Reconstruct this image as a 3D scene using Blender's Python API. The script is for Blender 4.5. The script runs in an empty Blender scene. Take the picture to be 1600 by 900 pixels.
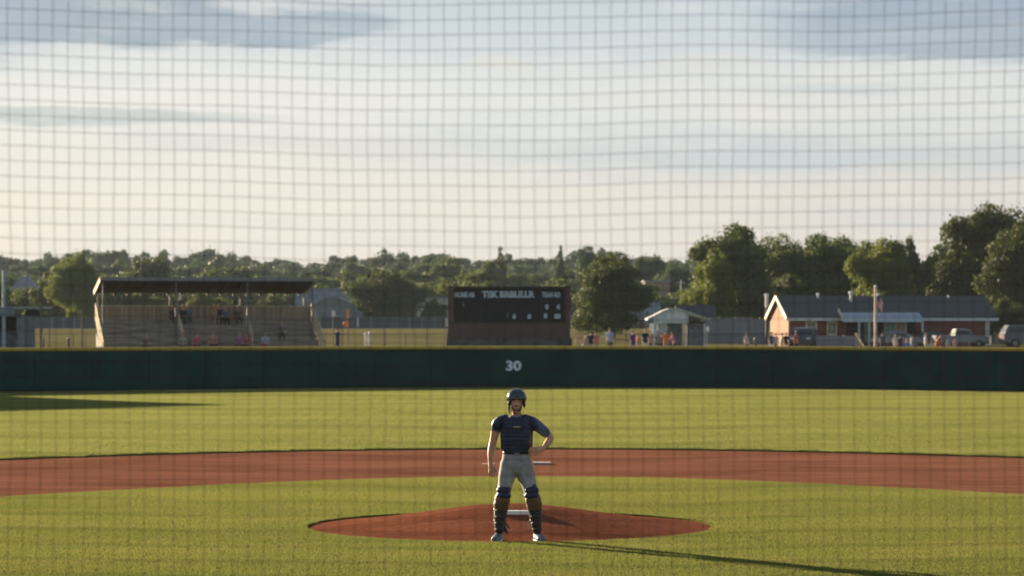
import bpy, bmesh, math, random
import numpy as np
from mathutils import Vector, Matrix, noise as mnoise

SC = bpy.context.scene
COL = SC.collection
R = math.radians
random.seed(7)
rng = np.random.default_rng(7)

# ------------------------------------------------------------------ camera
FPX, HC, HY = 4240.0, 2.8, 502.0          # focal length in 1600-wide pixels, eye height, horizon row
cam_d = bpy.data.cameras.new('camera')
cam = bpy.data.objects.new('camera', cam_d)
COL.objects.link(cam)
cam.location = (0, 0, HC)
cam.rotation_euler = (R(90), 0, 0)
cam_d.sensor_width = 36
cam_d.lens = 36 * FPX / 1600
cam_d.shift_y = (HY - 450) / 1600
cam_d.clip_start = 0.1
cam_d.clip_end = 6000
cam_d.dof.use_dof = True
cam_d.dof.focus_distance = 21.5
cam_d.dof.aperture_fstop = (cam_d.lens / 1000) / 0.020
SC.camera = cam

# ------------------------------------------------------------------ light
SUN_AZ, SUN_EL = R(-40.5), R(12.0)        # azimuth from +Y towards +X
EXPO = 1.85
WSTR = 0.05
SC.view_settings.view_transform = 'Standard'
SC.view_settings.look = 'None'
SC.view_settings.gamma = 1
SC.view_settings.exposure = EXPO
SC.view_settings.use_curve_mapping = False
SC.cycles.max_bounces = 6
SC.cycles.transparent_max_bounces = 8
SC.cycles.volume_bounces = 0
SC.cycles.use_denoising = True

sun_d = bpy.data.lights.new('sun', 'SUN')
sun = bpy.data.objects.new('sun', sun_d)
COL.objects.link(sun)
sun_d.energy = 5.0
sun_d.angle = R(0.6)
sun_d.color = (1.0, 0.80, 0.55)
S = Vector((math.sin(SUN_AZ) * math.cos(SUN_EL), math.cos(SUN_AZ) * math.cos(SUN_EL), math.sin(SUN_EL)))
sun.rotation_euler = (-S).to_track_quat('-Z', 'Y').to_euler()
sun.location = (-60, 60, 40)


def lin(c):
    return tuple(((v / 255) / 12.92 if v / 255 <= .04045 else ((v / 255 + .055) / 1.055) ** 2.4) for v in c)


class NT:
    """tiny node-graph helper"""
    def __init__(s, nt): s.nt = nt; s.N = nt.nodes; s.L = nt.links
    def new(s, t, **k):
        n = s.N.new(t)
        for a, b in k.items(): setattr(n, a, b)
        return n
    def put(s, sock, v):
        if isinstance(v, bpy.types.NodeSocket): s.L.new(v, sock)
        else:
            if isinstance(v, tuple) and len(v) == 3 and sock.type == 'RGBA': v = (*v, 1)
            sock.default_value = v
    def math(s, op, a, b=0.0, c=None, clamp=False):
        n = s.new('ShaderNodeMath', operation=op, use_clamp=clamp)
        s.put(n.inputs[0], a); s.put(n.inputs[1], b)
        if c is not None: s.put(n.inputs[2], c)
        return n.outputs[0]
    def mix(s, f, a, b, blend='MIX'):
        n = s.new('ShaderNodeMix', data_type='RGBA', blend_type=blend)
        s.put(n.inputs[0], f); s.put(n.inputs[6], a); s.put(n.inputs[7], b)
        return n.outputs[2]
    def smooth(s, v, a, b, lo=0.0, hi=1.0):
        n = s.new('ShaderNodeMapRange', interpolation_type='SMOOTHSTEP')
        s.put(n.inputs[0], v); s.put(n.inputs[1], a); s.put(n.inputs[2], b); s.put(n.inputs[3], lo); s.put(n.inputs[4], hi)
        return n.outputs[0]
    def ramp(s, v, stops):
        n = s.new('ShaderNodeValToRGB')
        e = n.color_ramp.elements
        e[0].position, e[0].color = stops[0][0], (*stops[0][1], 1)
        e[1].position, e[1].color = stops[1][0], (*stops[1][1], 1)
        for p, c in stops[2:]:
            q = e.new(p); q.color = (*c, 1)
        s.put(n.inputs[0], v)
        return n.outputs[0]
    def noise(s, vec, scale, detail=4, rough=.55, out=0):
        n = s.new('ShaderNodeTexNoise')
        if vec is not None: s.put(n.inputs['Vector'], vec)
        n.inputs['Scale'].default_value = scale; n.inputs['Detail'].default_value = detail
        n.inputs['Roughness'].default_value = rough
        return n.outputs[out]
    def xyz(s, x, y, z):
        n = s.new('ShaderNodeCombineXYZ')
        for i, v in enumerate((x, y, z)): s.put(n.inputs[i], v)
        return n.outputs[0]


def build_world():
    w = bpy.data.worlds.new('World'); SC.world = w; w.use_nodes = True
    g = NT(w.node_tree)
    bg = g.N['Background']
    sky = g.new('ShaderNodeTexSky', sky_type='NISHITA')
    sky.sun_disc = False; sky.sun_elevation = SUN_EL; sky.sun_rotation = SUN_AZ
    sky.air_density = 1.0; sky.dust_density = 1.5
    tc = g.new('ShaderNodeTexCoord')
    sp = g.new('ShaderNodeSeparateXYZ'); g.L.new(tc.outputs['Generated'], sp.inputs[0])
    x, y, z = sp.outputs
    az = g.math('ARCTAN2', x, y)
    hyp = g.math('SQRT', g.math('ADD', g.math('MULTIPLY', x, x), g.math('MULTIPLY', y, y)))
    el = g.math('ARCTAN2', z, hyp)
    U = g.math('MULTIPLY', az, 57.2958)      # degrees of azimuth
    V = g.math('MULTIPLY', el, 57.2958)      # degrees of elevation
    # slow warp so that cloud edges are ragged, stretched along the horizon
    wv = g.xyz(g.math('MULTIPLY', U, .35), g.math('MULTIPLY', V, 1.6), 3.0)
    n1 = g.math('SUBTRACT', g.noise(wv, 1.4, 8, .64), .5)
    n2 = g.math('SUBTRACT', g.noise(g.xyz(g.math('MULTIPLY', U, .22), g.math('MULTIPLY', V, 1.3), 11.0), 1.0, 4, .5), .5)
    n3 = g.noise(g.xyz(g.math('MULTIPLY', U, .10), g.math('MULTIPLY', V, 1.1), 21.0), 1.0, 5, .55)
    n4 = g.noise(g.xyz(g.math('MULTIPLY', U, .45), g.math('MULTIPLY', V, 1.7), 31.0), 1.0, 5, .6)
    k = 1.0 / (2 ** EXPO) / WSTR
    def C(*c): return tuple(v * k for v in lin(c))
    base = g.ramp(g.math('DIVIDE', V, 12.0), [
        (0.0, C(228, 217, 205)), (.10, C(229, 221, 210)), (.22, C(230, 226, 217)),
        (.34, C(224, 227, 224)), (.45, C(211, 219, 222)), (.56, C(198, 209, 217)), (1.0, C(150, 170, 190))])
    col = base
    def ell(u, v, a, b, soft=.5, wu=2.5, wv_=.9, nn=None):
        nn = nn or n1
        du = g.math('DIVIDE', g.math('SUBTRACT', g.math('MULTIPLY_ADD', n2, wu, U), u), a)
        dv = g.math('DIVIDE', g.math('SUBTRACT', g.math('MULTIPLY_ADD', nn, wv_, V), v), b)
        r = g.math('SQRT', g.math('ADD', g.math('MULTIPLY', du, du), g.math('MULTIPLY', dv, dv)))
        return g.smooth(r, 1.0 + soft, 1.0 - soft)
    def deg(px): return math.degrees(math.atan((px - 800) / FPX))
    def dgy(py): return math.degrees(math.atan((HY - py) / FPX))
    def add(px, py, apx, bpx, c, amt, soft=.5, **kw):
        nonlocal col
        m = ell(deg(px), dgy(py), math.degrees(apx / FPX), math.degrees(bpx / FPX), soft, **kw)
        col = g.mix(g.math('MULTIPLY', m, amt), col, C(*c))
    # broad lit veils
    add(150, 150, 620, 60, (238, 236, 228), .7, .8)
    add(250, 300, 800, 90, (236, 230, 218), .5, .9)
    add(1250, 150, 380, 50, (228, 226, 220), .65, .8)
    add(1500, 330, 420, 110, (214, 208, 202), .55, .9)
    add(1150, 350, 420, 70, (222, 213, 206), .4, .9)
    # streaky grey-blue bands
    add(1250, 248, 520, 26, (192, 204, 210), .75, .8)
    add(900, 215, 260, 14, (204, 214, 216), .5, .8)
    add(120, 186, 270, 13, (188, 196, 197), .85, .35, wv_=.45)
    add(560, 225, 300, 14, (212, 214, 210), .5, .8)
    add(1290, 140, 130, 9, (196, 207, 212), .6, .7, wv_=.4)
    # blue-grey cloud mass upper left with a tapering tail, and one upper right
    add(110, 14, 420, 62, (156, 172, 186), .97, .16, wv_=1.0)
    add(400, 42, 195, 30, (160, 176, 190), .95, .16, wv_=.6)
    add(-250, 30, 300, 90, (160, 178, 196), .9, .4)
    add(1560, 36, 330, 60, (158, 174, 190), .95, .3, wv_=1.1)
    add(1480, 75, 190, 24, (162, 177, 190), .75, .35)
    # bright puffs
    add(395, 10, 50, 16, (214, 218, 219), .8, .4)
    add(500, 4, 80, 12, (208, 215, 219), .8, .4)
    add(780, 98, 60, 12, (226, 222, 214), .7, .6)
    add(1110, 95, 70, 16, (224, 222, 217), .7, .6)
    # fine streak structure everywhere
    col = g.mix(g.smooth(n3, .45, .75, 0, .35), col, C(198, 209, 216))
    col = g.mix(g.smooth(n4, .52, .78, 0, .38), col, C(236, 232, 225))
    n5 = g.noise(g.xyz(g.math('MULTIPLY', U, .9), g.math('MULTIPLY', V, 4.5), 41.0), 1.0, 7, .62)
    col = g.mix(g.smooth(n5, .50, .78, 0, .22), col, C(190, 201, 208))
    # the veil thins out higher up, where the clear sky shows
    cover = g.smooth(V, 8.0, 25.0, .96, .45)
    cover = g.math('MULTIPLY', cover, g.smooth(V, -1.5, -.2, 0, 1))
    out = g.mix(cover, sky.outputs[0], col)
    g.L.new(out, bg.inputs[0]); bg.inputs[1].default_value = WSTR
build_world()

# ------------------------------------------------------------------ helpers
def P(px, d, z=0.0):
    return Vector(((px - 800) / FPX * d, d, z))
def ZP(py, d):
    return HC - (py - HY) / FPX * d


MATS = {}
def mat(name, color, rough=.8, var=.15, vscale=3.0, bump=0.0, bscale=40.0, color2=None, spec=.3, metal=0.0, coord='Object', stretch=None, trans=0.0):
    if name in MATS: return MATS[name]
    m = bpy.data.materials.new(name); m.use_nodes = True
    g = NT(m.node_tree); b = g.N['Principled BSDF']
    tc = g.new('ShaderNodeTexCoord'); v = tc.outputs[coord]
    if stretch:
        mp = g.new('ShaderNodeMapping'); g.L.new(v, mp.inputs[0]); mp.inputs['Scale'].default_value = stretch; v = mp.outputs[0]
    c2 = color2 or tuple(c * (1 - var * 1.6) for c in color)
    c1 = color if color2 else tuple(min(1, c * (1 + var)) for c in color)
    f = g.smooth(g.noise(v, vscale, 5, .6), .3, .7)
    g.put(b.inputs['Base Color'], g.mix(f, c2, c1))
    b.inputs['Roughness'].default_value = rough
    b.inputs['Specular IOR Level'].default_value = spec
    b.inputs['Metallic'].default_value = metal
    if bump:
        bn = g.new('ShaderNodeBump'); bn.inputs['Strength'].default_value = bump
        bn.inputs['Distance'].default_value = .02
        g.put(bn.inputs['Height'], g.noise(v, bscale, 4, .6)); g.L.new(bn.outputs[0], b.inputs['Normal'])
    m.diffuse_color = (*color, 1)
    MATS[name] = m
    return m


def plank_mat(name, color, axis=0, period=.15, gap=.06, var=.25, rough=.85):
    """boards: a repeating dark joint along one axis and board to board colour change"""
    if name in MATS: return MATS[name]
    m = bpy.data.materials.new(name); m.use_nodes = True
    g = NT(m.node_tree); b = g.N['Principled BSDF']
    tc = g.new('ShaderNodeTexCoord'); sp = g.new('ShaderNodeSeparateXYZ'); g.L.new(tc.outputs['Object'], sp.inputs[0])
    q = g.math('DIVIDE', sp.outputs[axis], period)
    fl = g.math('FLOOR', q); fr = g.math('FRACT', q)
    wn = g.new('ShaderNodeTexWhiteNoise', noise_dimensions='1D'); g.L.new(fl, wn.inputs['W'])
    grain = g.noise(tc.outputs['Object'], 6.0, 5, .65)
    f = g.math('MULTIPLY_ADD', wn.outputs[0], .6, g.math('MULTIPLY', grain, .4))
    c = g.mix(f, tuple(v * (1 - var * 1.5) for v in color), tuple(min(1, v * (1 + var)) for v in color))
    j = g.math('LESS_THAN', fr, gap)
    c = g.mix(g.math('MULTIPLY', j, .75), c, tuple(v * .15 for v in color))
    g.put(b.inputs['Base Color'], c); b.inputs['Roughness'].default_value = rough
    MATS[name] = m
    return m


def brick_mat(name, c1, c2, mortar, scale=1.0):
    if name in MATS: return MATS[name]
    m = bpy.data.materials.new(name); m.use_nodes = True
    g = NT(m.node_tree); b = g.N['Principled BSDF']
    tc = g.new('ShaderNodeTexCoord'); sp = g.new('ShaderNodeSeparateXYZ'); g.L.new(tc.outputs['Object'], sp.inputs[0])
    v = g.xyz(g.math('ADD', sp.outputs[0], sp.outputs[1]), sp.outputs[2], 0.0)
    bt = g.new('ShaderNodeTexBrick'); g.L.new(v, bt.inputs['Vector'])
    bt.inputs['Scale'].default_value = 1.0 / scale
    bt.inputs['Brick Width'].default_value = .22; bt.inputs['Row Height'].default_value = .075; bt.inputs['Mortar Size'].default_value = .008
    for i, c in ((1, c1), (2, c2), (3, mortar)): bt.inputs[i].default_value = (*c, 1)
    n = g.noise(tc.outputs['Object'], .8, 5, .6)
    g.put(b.inputs['Base Color'], g.mix(g.smooth(n, .35, .7, 0, .35), bt.outputs[0], tuple(v * .55 for v in c1)))
    b.inputs['Roughness'].default_value = .9
    MATS[name] = m
    return m


def mesh_obj(name, verts, faces, m=None, parent=None, smooth=False):
    me = bpy.data.meshes.new(name); me.from_pydata([tuple(v) for v in verts], [], faces); me.update()
    if m:
        for q in (m if isinstance(m, (list, tuple)) else [m]): me.materials.append(q)
    if smooth: me.polygons.foreach_set('use_smooth', [True] * len(me.polygons))
    o = bpy.data.objects.new(name, me); COL.objects.link(o)
    if parent: o.parent = parent
    return o


class G:
    """collects geometry for one mesh"""
    def __init__(s): s.v = []; s.f = []
    def add(s, vs, fs):
        n = len(s.v); s.v += [tuple(v) for v in vs]; s.f += [tuple(i + n for i in f) for f in fs]; return s
    def box(s, x0, x1, y0, y1, z0, z1, rz=0, ry=0, c=None):
        vs = [Vector((x, y, z)) for z in (z0, z1) for y in (y0, y1) for x in (x0, x1)]
        if rz or ry:
            ctr = Vector(c) if c else Vector(((x0 + x1) / 2, (y0 + y1) / 2, (z0 + z1) / 2))
            M = Matrix.Rotation(rz, 3, 'Z') @ Matrix.Rotation(ry, 3, 'Y')
            vs = [M @ (v - ctr) + ctr for v in vs]
        return s.add(vs, [(0, 2, 3, 1), (4, 5, 7, 6), (0, 1, 5, 4), (2, 6, 7, 3), (0, 4, 6, 2), (1, 3, 7, 5)])
    def bar(s, a, b, w, h=None, n=4):
        a = Vector(a); b = Vector(b); h = h or w
        t = (b - a).normalized(); up = Vector((0, 0, 1)) if abs(t.z) < .9 else Vector((0, 1, 0))
        x = t.cross(up).normalized(); y = x.cross(t)
        vs = []
        for p in (a, b):
            for i in range(n):
                an = 2 * math.pi * (i + .5) / n; k = 1 / math.cos(math.pi / n) if n == 4 else 1
                vs.append(p + x * math.cos(an) * w / 2 * k + y * math.sin(an) * h / 2 * k)
        fs = [(i, (i + 1) % n, n + (i + 1) % n, n + i) for i in range(n)] + [tuple(range(n))[::-1], tuple(range(n, 2 * n))]
        return s.add(vs, fs)
    def limb(s, pts, rad, n=12, sub=4, ref=(0, 1, 0), cap=True):
        """smooth tapered tube with elliptical sections; rad: r or (side, depth)"""
        pts = [Vector(p) for p in pts]; rad = [(q, q) if not isinstance(q, tuple) else q for q in rad]
        PP, RR = [], []
        for i in range(len(pts) - 1):
            p0 = pts[max(i - 1, 0)]; p1 = pts[i]; p2 = pts[i + 1]; p3 = pts[min(i + 2, len(pts) - 1)]
            for j in range(sub):
                t = j / sub
                PP.append(.5 * ((2 * p1) + (p2 - p0) * t + (2 * p0 - 5 * p1 + 4 * p2 - p3) * t * t + (3 * p1 - p0 - 3 * p2 + p3) * t ** 3))
                u = t * t * (3 - 2 * t)
                RR.append((rad[i][0] * (1 - u) + rad[i + 1][0] * u, rad[i][1] * (1 - u) + rad[i + 1][1] * u))
        PP.append(pts[-1]); RR.append(rad[-1])
        if cap:
            t0 = (PP[0] - PP[1]).normalized(); t1 = (PP[-1] - PP[-2]).normalized()
            r0 = min(RR[0]); r1 = min(RR[-1])
            A = [(PP[0] + t0 * r0 * math.sin(a), (RR[0][0] * math.cos(a), RR[0][1] * math.cos(a))) for a in (1.35, .95, .5)]
            B = [(PP[-1] + t1 * r1 * math.sin(a), (RR[-1][0] * math.cos(a), RR[-1][1] * math.cos(a))) for a in (.5, .95, 1.35)]
            PP = [a[0] for a in A] + PP + [b[0] for b in B]; RR = [a[1] for a in A] + RR + [b[1] for b in B]
        ref = Vector(ref); vs = []
        for i, p in enumerate(PP):
            t = (PP[min(i + 1, len(PP) - 1)] - PP[max(i - 1, 0)]).normalized()
            sd = t.cross(ref)
            if sd.length < 1e-3: sd = Vector((1, 0, 0))
            sd.normalize(); dp = sd.cross(t)
            for k in range(n):
                a = 2 * math.pi * k / n
                vs.append(p + sd * math.cos(a) * RR[i][0] + dp * math.sin(a) * RR[i][1])
        m = len(PP); fs = []
        for i in range(m - 1):
            for k in range(n):
                fs.append((i * n + k, i * n + (k + 1) % n, (i + 1) * n + (k + 1) % n, (i + 1) * n + k))
        fs.append(tuple(range(n))[::-1]); fs.append(tuple(range((m - 1) * n, m * n)))
        return s.add(vs, fs)
    def ball(s, c, r, n=14, m=8, rot=None):
        if not isinstance(r, (tuple, list)): r = (r, r, r)
        vs = []; fs = []
        for i in range(m + 1):
            th = math.pi * i / m
            for k in range(n):
                ph = 2 * math.pi * k / n
                vs.append(Vector((r[0] * math.sin(th) * math.cos(ph), r[1] * math.sin(th) * math.sin(ph), r[2] * math.cos(th))))
        vs = [(rot @ v if rot else v) + Vector(c) for v in vs]
        for i in range(m):
            for k in range(n):
                fs.append((i * n + k, (i + 1) * n + k, (i + 1) * n + (k + 1) % n, i * n + (k + 1) % n))
        return s.add(vs, fs)
    def build(s, name, m=None, parent=None, smooth=False):
        return mesh_obj(name, s.v, s.f, m, parent, smooth)
    def remesh(s, name, m, parent=None, voxel=.006, smooth=4, cutz=None):
        me = bpy.data.meshes.new(name + '_src'); me.from_pydata(s.v, [], s.f); me.update()
        bm = bmesh.new(); bm.from_mesh(me); bmesh.ops.remove_doubles(bm, verts=bm.verts, dist=1e-6)
        bmesh.ops.recalc_face_normals(bm, faces=bm.faces); bm.to_mesh(me); bm.free()
        o = bpy.data.objects.new(name + '_src', me); COL.objects.link(o)
        r = o.modifiers.new('r', 'REMESH'); r.mode = 'VOXEL'; r.voxel_size = voxel; r.use_smooth_shade = True
        if smooth:
            q = o.modifiers.new('s', 'SMOOTH'); q.iterations = smooth; q.factor = .5
        dg = bpy.context.evaluated_depsgraph_get(); dg.update()
        out = bpy.data.meshes.new_from_object(o.evaluated_get(dg))
        bpy.data.objects.remove(o); bpy.data.meshes.remove(me)
        out.name = name; out.materials.clear()
        for q in (m if isinstance(m, (list, tuple)) else [m]): out.materials.append(q)
        out.polygons.foreach_set('use_smooth', [True] * len(out.polygons))
        ob = bpy.data.objects.new(name, out); COL.objects.link(ob)
        if parent: ob.parent = parent
        return ob


def tag(o, label=None, cat=None, group=None, kind=None):
    if label: o['label'] = label
    if cat: o['category'] = cat
    if group: o['group'] = group
    if kind: o['kind'] = kind
    return o
def empty(name, loc, label, cat, rz=0, group=None):
    o = bpy.data.objects.new(name, None); COL.objects.link(o)
    o.location = loc; o.rotation_euler = (0, 0, rz); o.empty_display_size = .3
    return tag(o, label, cat, group)
def copy_tree(o, parent=None):
    c = o.copy(); COL.objects.link(c); c.parent = parent
    for ch in list(o.children): copy_tree(ch, c)
    return c


def text_geo(txt, size, depth=.004, bold=.0, width=None):
    """flat lettering in the XZ plane facing -Y, centred on the origin; returns G"""
    cu = bpy.data.curves.new('t', 'FONT'); cu.body = txt; cu.size = size; cu.extrude = depth; cu.offset = bold; cu.resolution_u = 3
    o = bpy.data.objects.new('t', cu); COL.objects.link(o)
    dg = bpy.context.evaluated_depsgraph_get(); dg.update()
    me = bpy.data.meshes.new_from_object(o.evaluated_get(dg))
    vs = [v.co.copy() for v in me.vertices]; fs = [tuple(p.vertices) for p in me.polygons]
    bpy.data.objects.remove(o); bpy.data.curves.remove(cu); bpy.data.meshes.remove(me)
    x0 = min(v.x for v in vs); x1 = max(v.x for v in vs); y0 = min(v.y for v in vs); y1 = max(v.y for v in vs)
    k = (width / (x1 - x0)) if width else 1
    g = G(); g.add([((v.x - (x0 + x1) / 2) * k, -v.z, v.y - (y0 + y1) / 2) for v in vs], fs)
    return g

# ------------------------------------------------------------------ terrain and playing field
def sstep(a, b, t):
    t = min(1, max(0, (t - a) / (b - a))); return t * t * (3 - 2 * t)
def hgt(x, y):
    """ground height; zero on the playing field, rising gently beyond the outfield wall"""
    # wall bends towards the camera at the sides, so follow it
    h = .55 * sstep(124, 142, y + .0 * abs(x))
    h += 1.2 * sstep(255, 400, y)
    h += .45 * sstep(400, 520, y)
    h += 6.0 * sstep(520, 820, y)
    h += 6.5 * sstep(820, 1200, y)
    if y > 300:
        h += (1.2 * math.sin(x * .011 + 1) + .8 * math.sin(x * .023)) * sstep(450, 900, y)
    return h

far_px = [(-400, 736), (-200, 725), (0, 716), (200, 708.5), (400, 704), (600, 700.3), (750, 699), (850, 698.6), (1000, 699.5), (1200, 702.5), (1400, 707.5), (1600, 712.8), (1800, 720), (2000, 730)]
near_px = [(-500, 812), (-250, 793), (0, 776.5), (200, 765), (400, 754.5), (600, 746), (700, 744), (800, 742.6), (900, 742.6), (1000, 744.5), (1200, 751.5), (1400, 762), (1600, 773), (1850, 789), (2100, 806)]
wall_px = [(0, 611.5), (200, 609.2), (400, 606.8), (600, 604.6), (800, 603.6), (1000, 603.8), (1200, 605.4), (1400, 608), (1600, 611.2)]
def ground(px, py, z=0.0):
    d = FPX * (HC - z) / (py - HY)
    return ((px - 800) / FPX * d, d)
def resample(pts, n):
    p = np.array(pts, float); s = np.r_[0, np.cumsum(np.hypot(*np.diff(p, axis=0).T))]
    t = np.linspace(0, s[-1], n); q = np.c_[np.interp(t, s, p[:, 0]), np.interp(t, s, p[:, 1])]
    for _ in range(int(n * .25)):
        q[1:-1] = q[1:-1] * .5 + (q[:-2] + q[2:]) * .25
    return q
far_w = [ground(*p, z=.028) for p in far_px]
near_w = [ground(*p, z=.028) for p in near_px]
wall_w = [ground(*p) for p in wall_px]
far_w = [(-44, 14), (-38, 26), (-28, 38)] + far_w + [(28, 38), (38, 26), (44, 14)]
near_w = [(-34, 12), (-24, 26)] + near_w + [(24, 26), (34, 12)]
wall_w = [(-95, 20), (-85, 40), (-62, 68), (-42, 90), (-30, 101)] + wall_w + [(30, 101), (42, 90), (62, 68), (85, 40), (95, 20)]
NW = 240
FAR = resample(far_w, NW); NEAR = resample(near_w, NW); WALL = resample(wall_w, NW)
def offset(c, dist):
    t = np.gradient(c, axis=0); t /= np.linalg.norm(t, axis=1)[:, None]
    n = np.c_[t[:, 1], -t[:, 0]]            # right of travel = towards the camera for a left-to-right curve
    return c + n * dist
TRACK = offset(WALL, 3.0)

def grass_mat(name, c1, c2, c3, bump=1.0, bscale=26, tr=.35):
    m = bpy.data.materials.new(name); m.use_nodes = True
    g = NT(m.node_tree); b = g.N['Principled BSDF']; out = g.N['Material Output']
    tc = g.new('ShaderNodeTexCoord'); v = tc.outputs['Object']
    mp = g.new('ShaderNodeMapping'); g.L.new(v, mp.inputs[0]); mp.inputs['Scale'].default_value = (.35, 1.0, 1.0)
    big = g.smooth(g.noise(v, .16, 5, .6), .35, .68)
    mid = g.smooth(g.noise(mp.outputs[0], 1.3, 5, .65), .35, .68)
    fine = g.noise(v, 55, 3, .7)
    c = g.mix(big, c1, c2); c = g.mix(g.math('MULTIPLY', mid, .45), c, c3)
    c = g.mix(g.math('MULTIPLY', g.smooth(fine, .35, .75), .35), c, tuple(k * .45 for k in c1))
    g.put(b.inputs['Base Color'], c); b.inputs['Roughness'].default_value = .9; b.inputs['Specular IOR Level'].default_value = 0.0
    bn = g.new('ShaderNodeBump'); bn.inputs['Strength'].default_value = bump; bn.inputs['Distance'].default_value = .05
    g.put(bn.inputs['Height'], g.math('ADD', g.noise(v, bscale, 3, .7), g.math('MULTIPLY', g.noise(mp.outputs[0], 5, 3, .6), .8)))
    g.L.new(bn.outputs[0], b.inputs['Normal'])
    if tr:
        t = g.new('ShaderNodeBsdfTranslucent'); g.put(t.inputs[0], c); g.L.new(bn.outputs[0], t.inputs[1])
        mx = g.new('ShaderNodeMixShader'); mx.inputs[0].default_value = tr
        g.L.new(b.outputs[0], mx.inputs[1]); g.L.new(t.outputs[0], mx.inputs[2]); g.L.new(mx.outputs[0], out.inputs[0])
    return m

def dirt_mat(name, c1, c2, c3):
    m = bpy.data.materials.new(name); m.use_nodes = True
    g = NT(m.node_tree); b = g.N['Principled BSDF']
    tc = g.new('ShaderNodeTexCoord'); v = tc.outputs['Object']
    mp = g.new('ShaderNodeMapping'); g.L.new(v, mp.inputs[0]); mp.inputs['Scale'].default_value = (.25, 1.6, 1.0)
    c = g.mix(g.smooth(g.noise(v, .35, 5, .6), .35, .7), c1, c2)
    c = g.mix(g.smooth(g.noise(mp.outputs[0], 1.1, 5, .65), .42, .70, 0, .75), c, c3)
    mq = g.new('ShaderNodeMapping'); g.L.new(v, mq.inputs[0]); mq.inputs['Scale'].default_value = (.12, 3.5, 1.0)
    c = g.mix(g.smooth(g.noise(mq.outputs[0], 2.2, 4, .6), .50, .72, 0, .35), c, tuple(min(1, k * 1.35) for k in c2))
    c = g.mix(g.smooth(g.noise(v, 17, 5, .75), .48, .68, 0, .75), c, tuple(k * .5 for k in c1))
    g.put(b.inputs['Base Color'], c); b.inputs['Roughness'].default_value = 1.0; b.inputs['Specular IOR Level'].default_value = 0.0
    bn = g.new('ShaderNodeBump'); bn.inputs['Strength'].default_value = .7; bn.inputs['Distance'].default_value = .025
    g.put(bn.inputs['Height'], g.math('ADD', g.noise(v, 22, 5, .7), g.noise(v, 6, 3, .6))); g.L.new(bn.outputs[0], b.inputs['Normal'])
    return m

M_INF = grass_mat('infield_turf', (.115, .135, .034), (.145, .160, .040), (.17, .15, .055))
M_OUT = grass_mat('outfield_turf', (.10, .125, .035), (.13, .15, .045), (.16, .15, .055), bscale=14)
M_DRY = grass_mat('dry_grass', (.21, .185, .085), (.25, .215, .10), (.17, .16, .075), bump=.6, bscale=6)
M_DIRT = dirt_mat('infield_clay', (.180, .076, .047), (.235, .103, .064), (.125, .052, .032))
M_TRK = dirt_mat('track_clay', (.17, .095, .065), (.20, .11, .075), (.14, .08, .05))

def build_ground():
    ys = np.r_[np.linspace(-60, 110, 18), np.linspace(114, 150, 19), np.linspace(156, 260, 12), np.linspace(275, 520, 16), np.linspace(550, 1300, 26), np.linspace(1400, 4000, 8)]
    vs, fs = [], []
    nx = 61
    for y in ys:
        for i in range(nx):
            u = (i / (nx - 1)) * 2 - 1
            x = math.copysign(abs(u) ** 1.6, u) * 2600
            vs.append((x, y, hgt(x, y) - .012))
    for j in range(len(ys) - 1):
        for i in range(nx - 1):
            a = j * nx + i; fs.append((a, a + 1, a + nx + 1, a + nx))
    tag(mesh_obj('ground', vs, fs, M_DRY, smooth=True), kind='structure')
build_ground()

def strip(name, A, B, z, m, rows=8, skirt=.0):
    vs, fs = [], []; n = len(A)
    for r in range(rows + 1):
        t = r / rows
        for a, b in zip(A, B):
            vs.append((a[0] * (1 - t) + b[0] * t, a[1] * (1 - t) + b[1] * t, z))
    for r in range(rows):
        for i in range(n - 1):
            k = r * n + i; fs.append((k, k + 1, k + n + 1, k + n))
    if skirt:
        for row in (0, rows):
            o = len(vs)
            for i in range(n):
                x, y, _ = vs[row * n + i]; vs.append((x, y, z - skirt))
            for i in range(n - 1):
                k = row * n + i
                fs.append((o + i, o + i + 1, k + 1, k) if row == 0 else (k, k + 1, o + i + 1, o + i))
    return tag(mesh_obj(name, vs, fs, m), kind='structure')

# clay sheet under the infield, warning track at the wall, the raised turf sheets
strip('infield_dirt', np.array([(x, -20) for x in np.linspace(-60, 60, NW)]), FAR + (offset(FAR, -1.2) - FAR), 0.0, M_DIRT, rows=14)
strip('warning_track', TRACK + (offset(TRACK, .8) - TRACK), WALL, .002, M_TRK, rows=3)
strip('outfield_grass', FAR, TRACK, .028, M_OUT, rows=30, skirt=.033)

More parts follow.
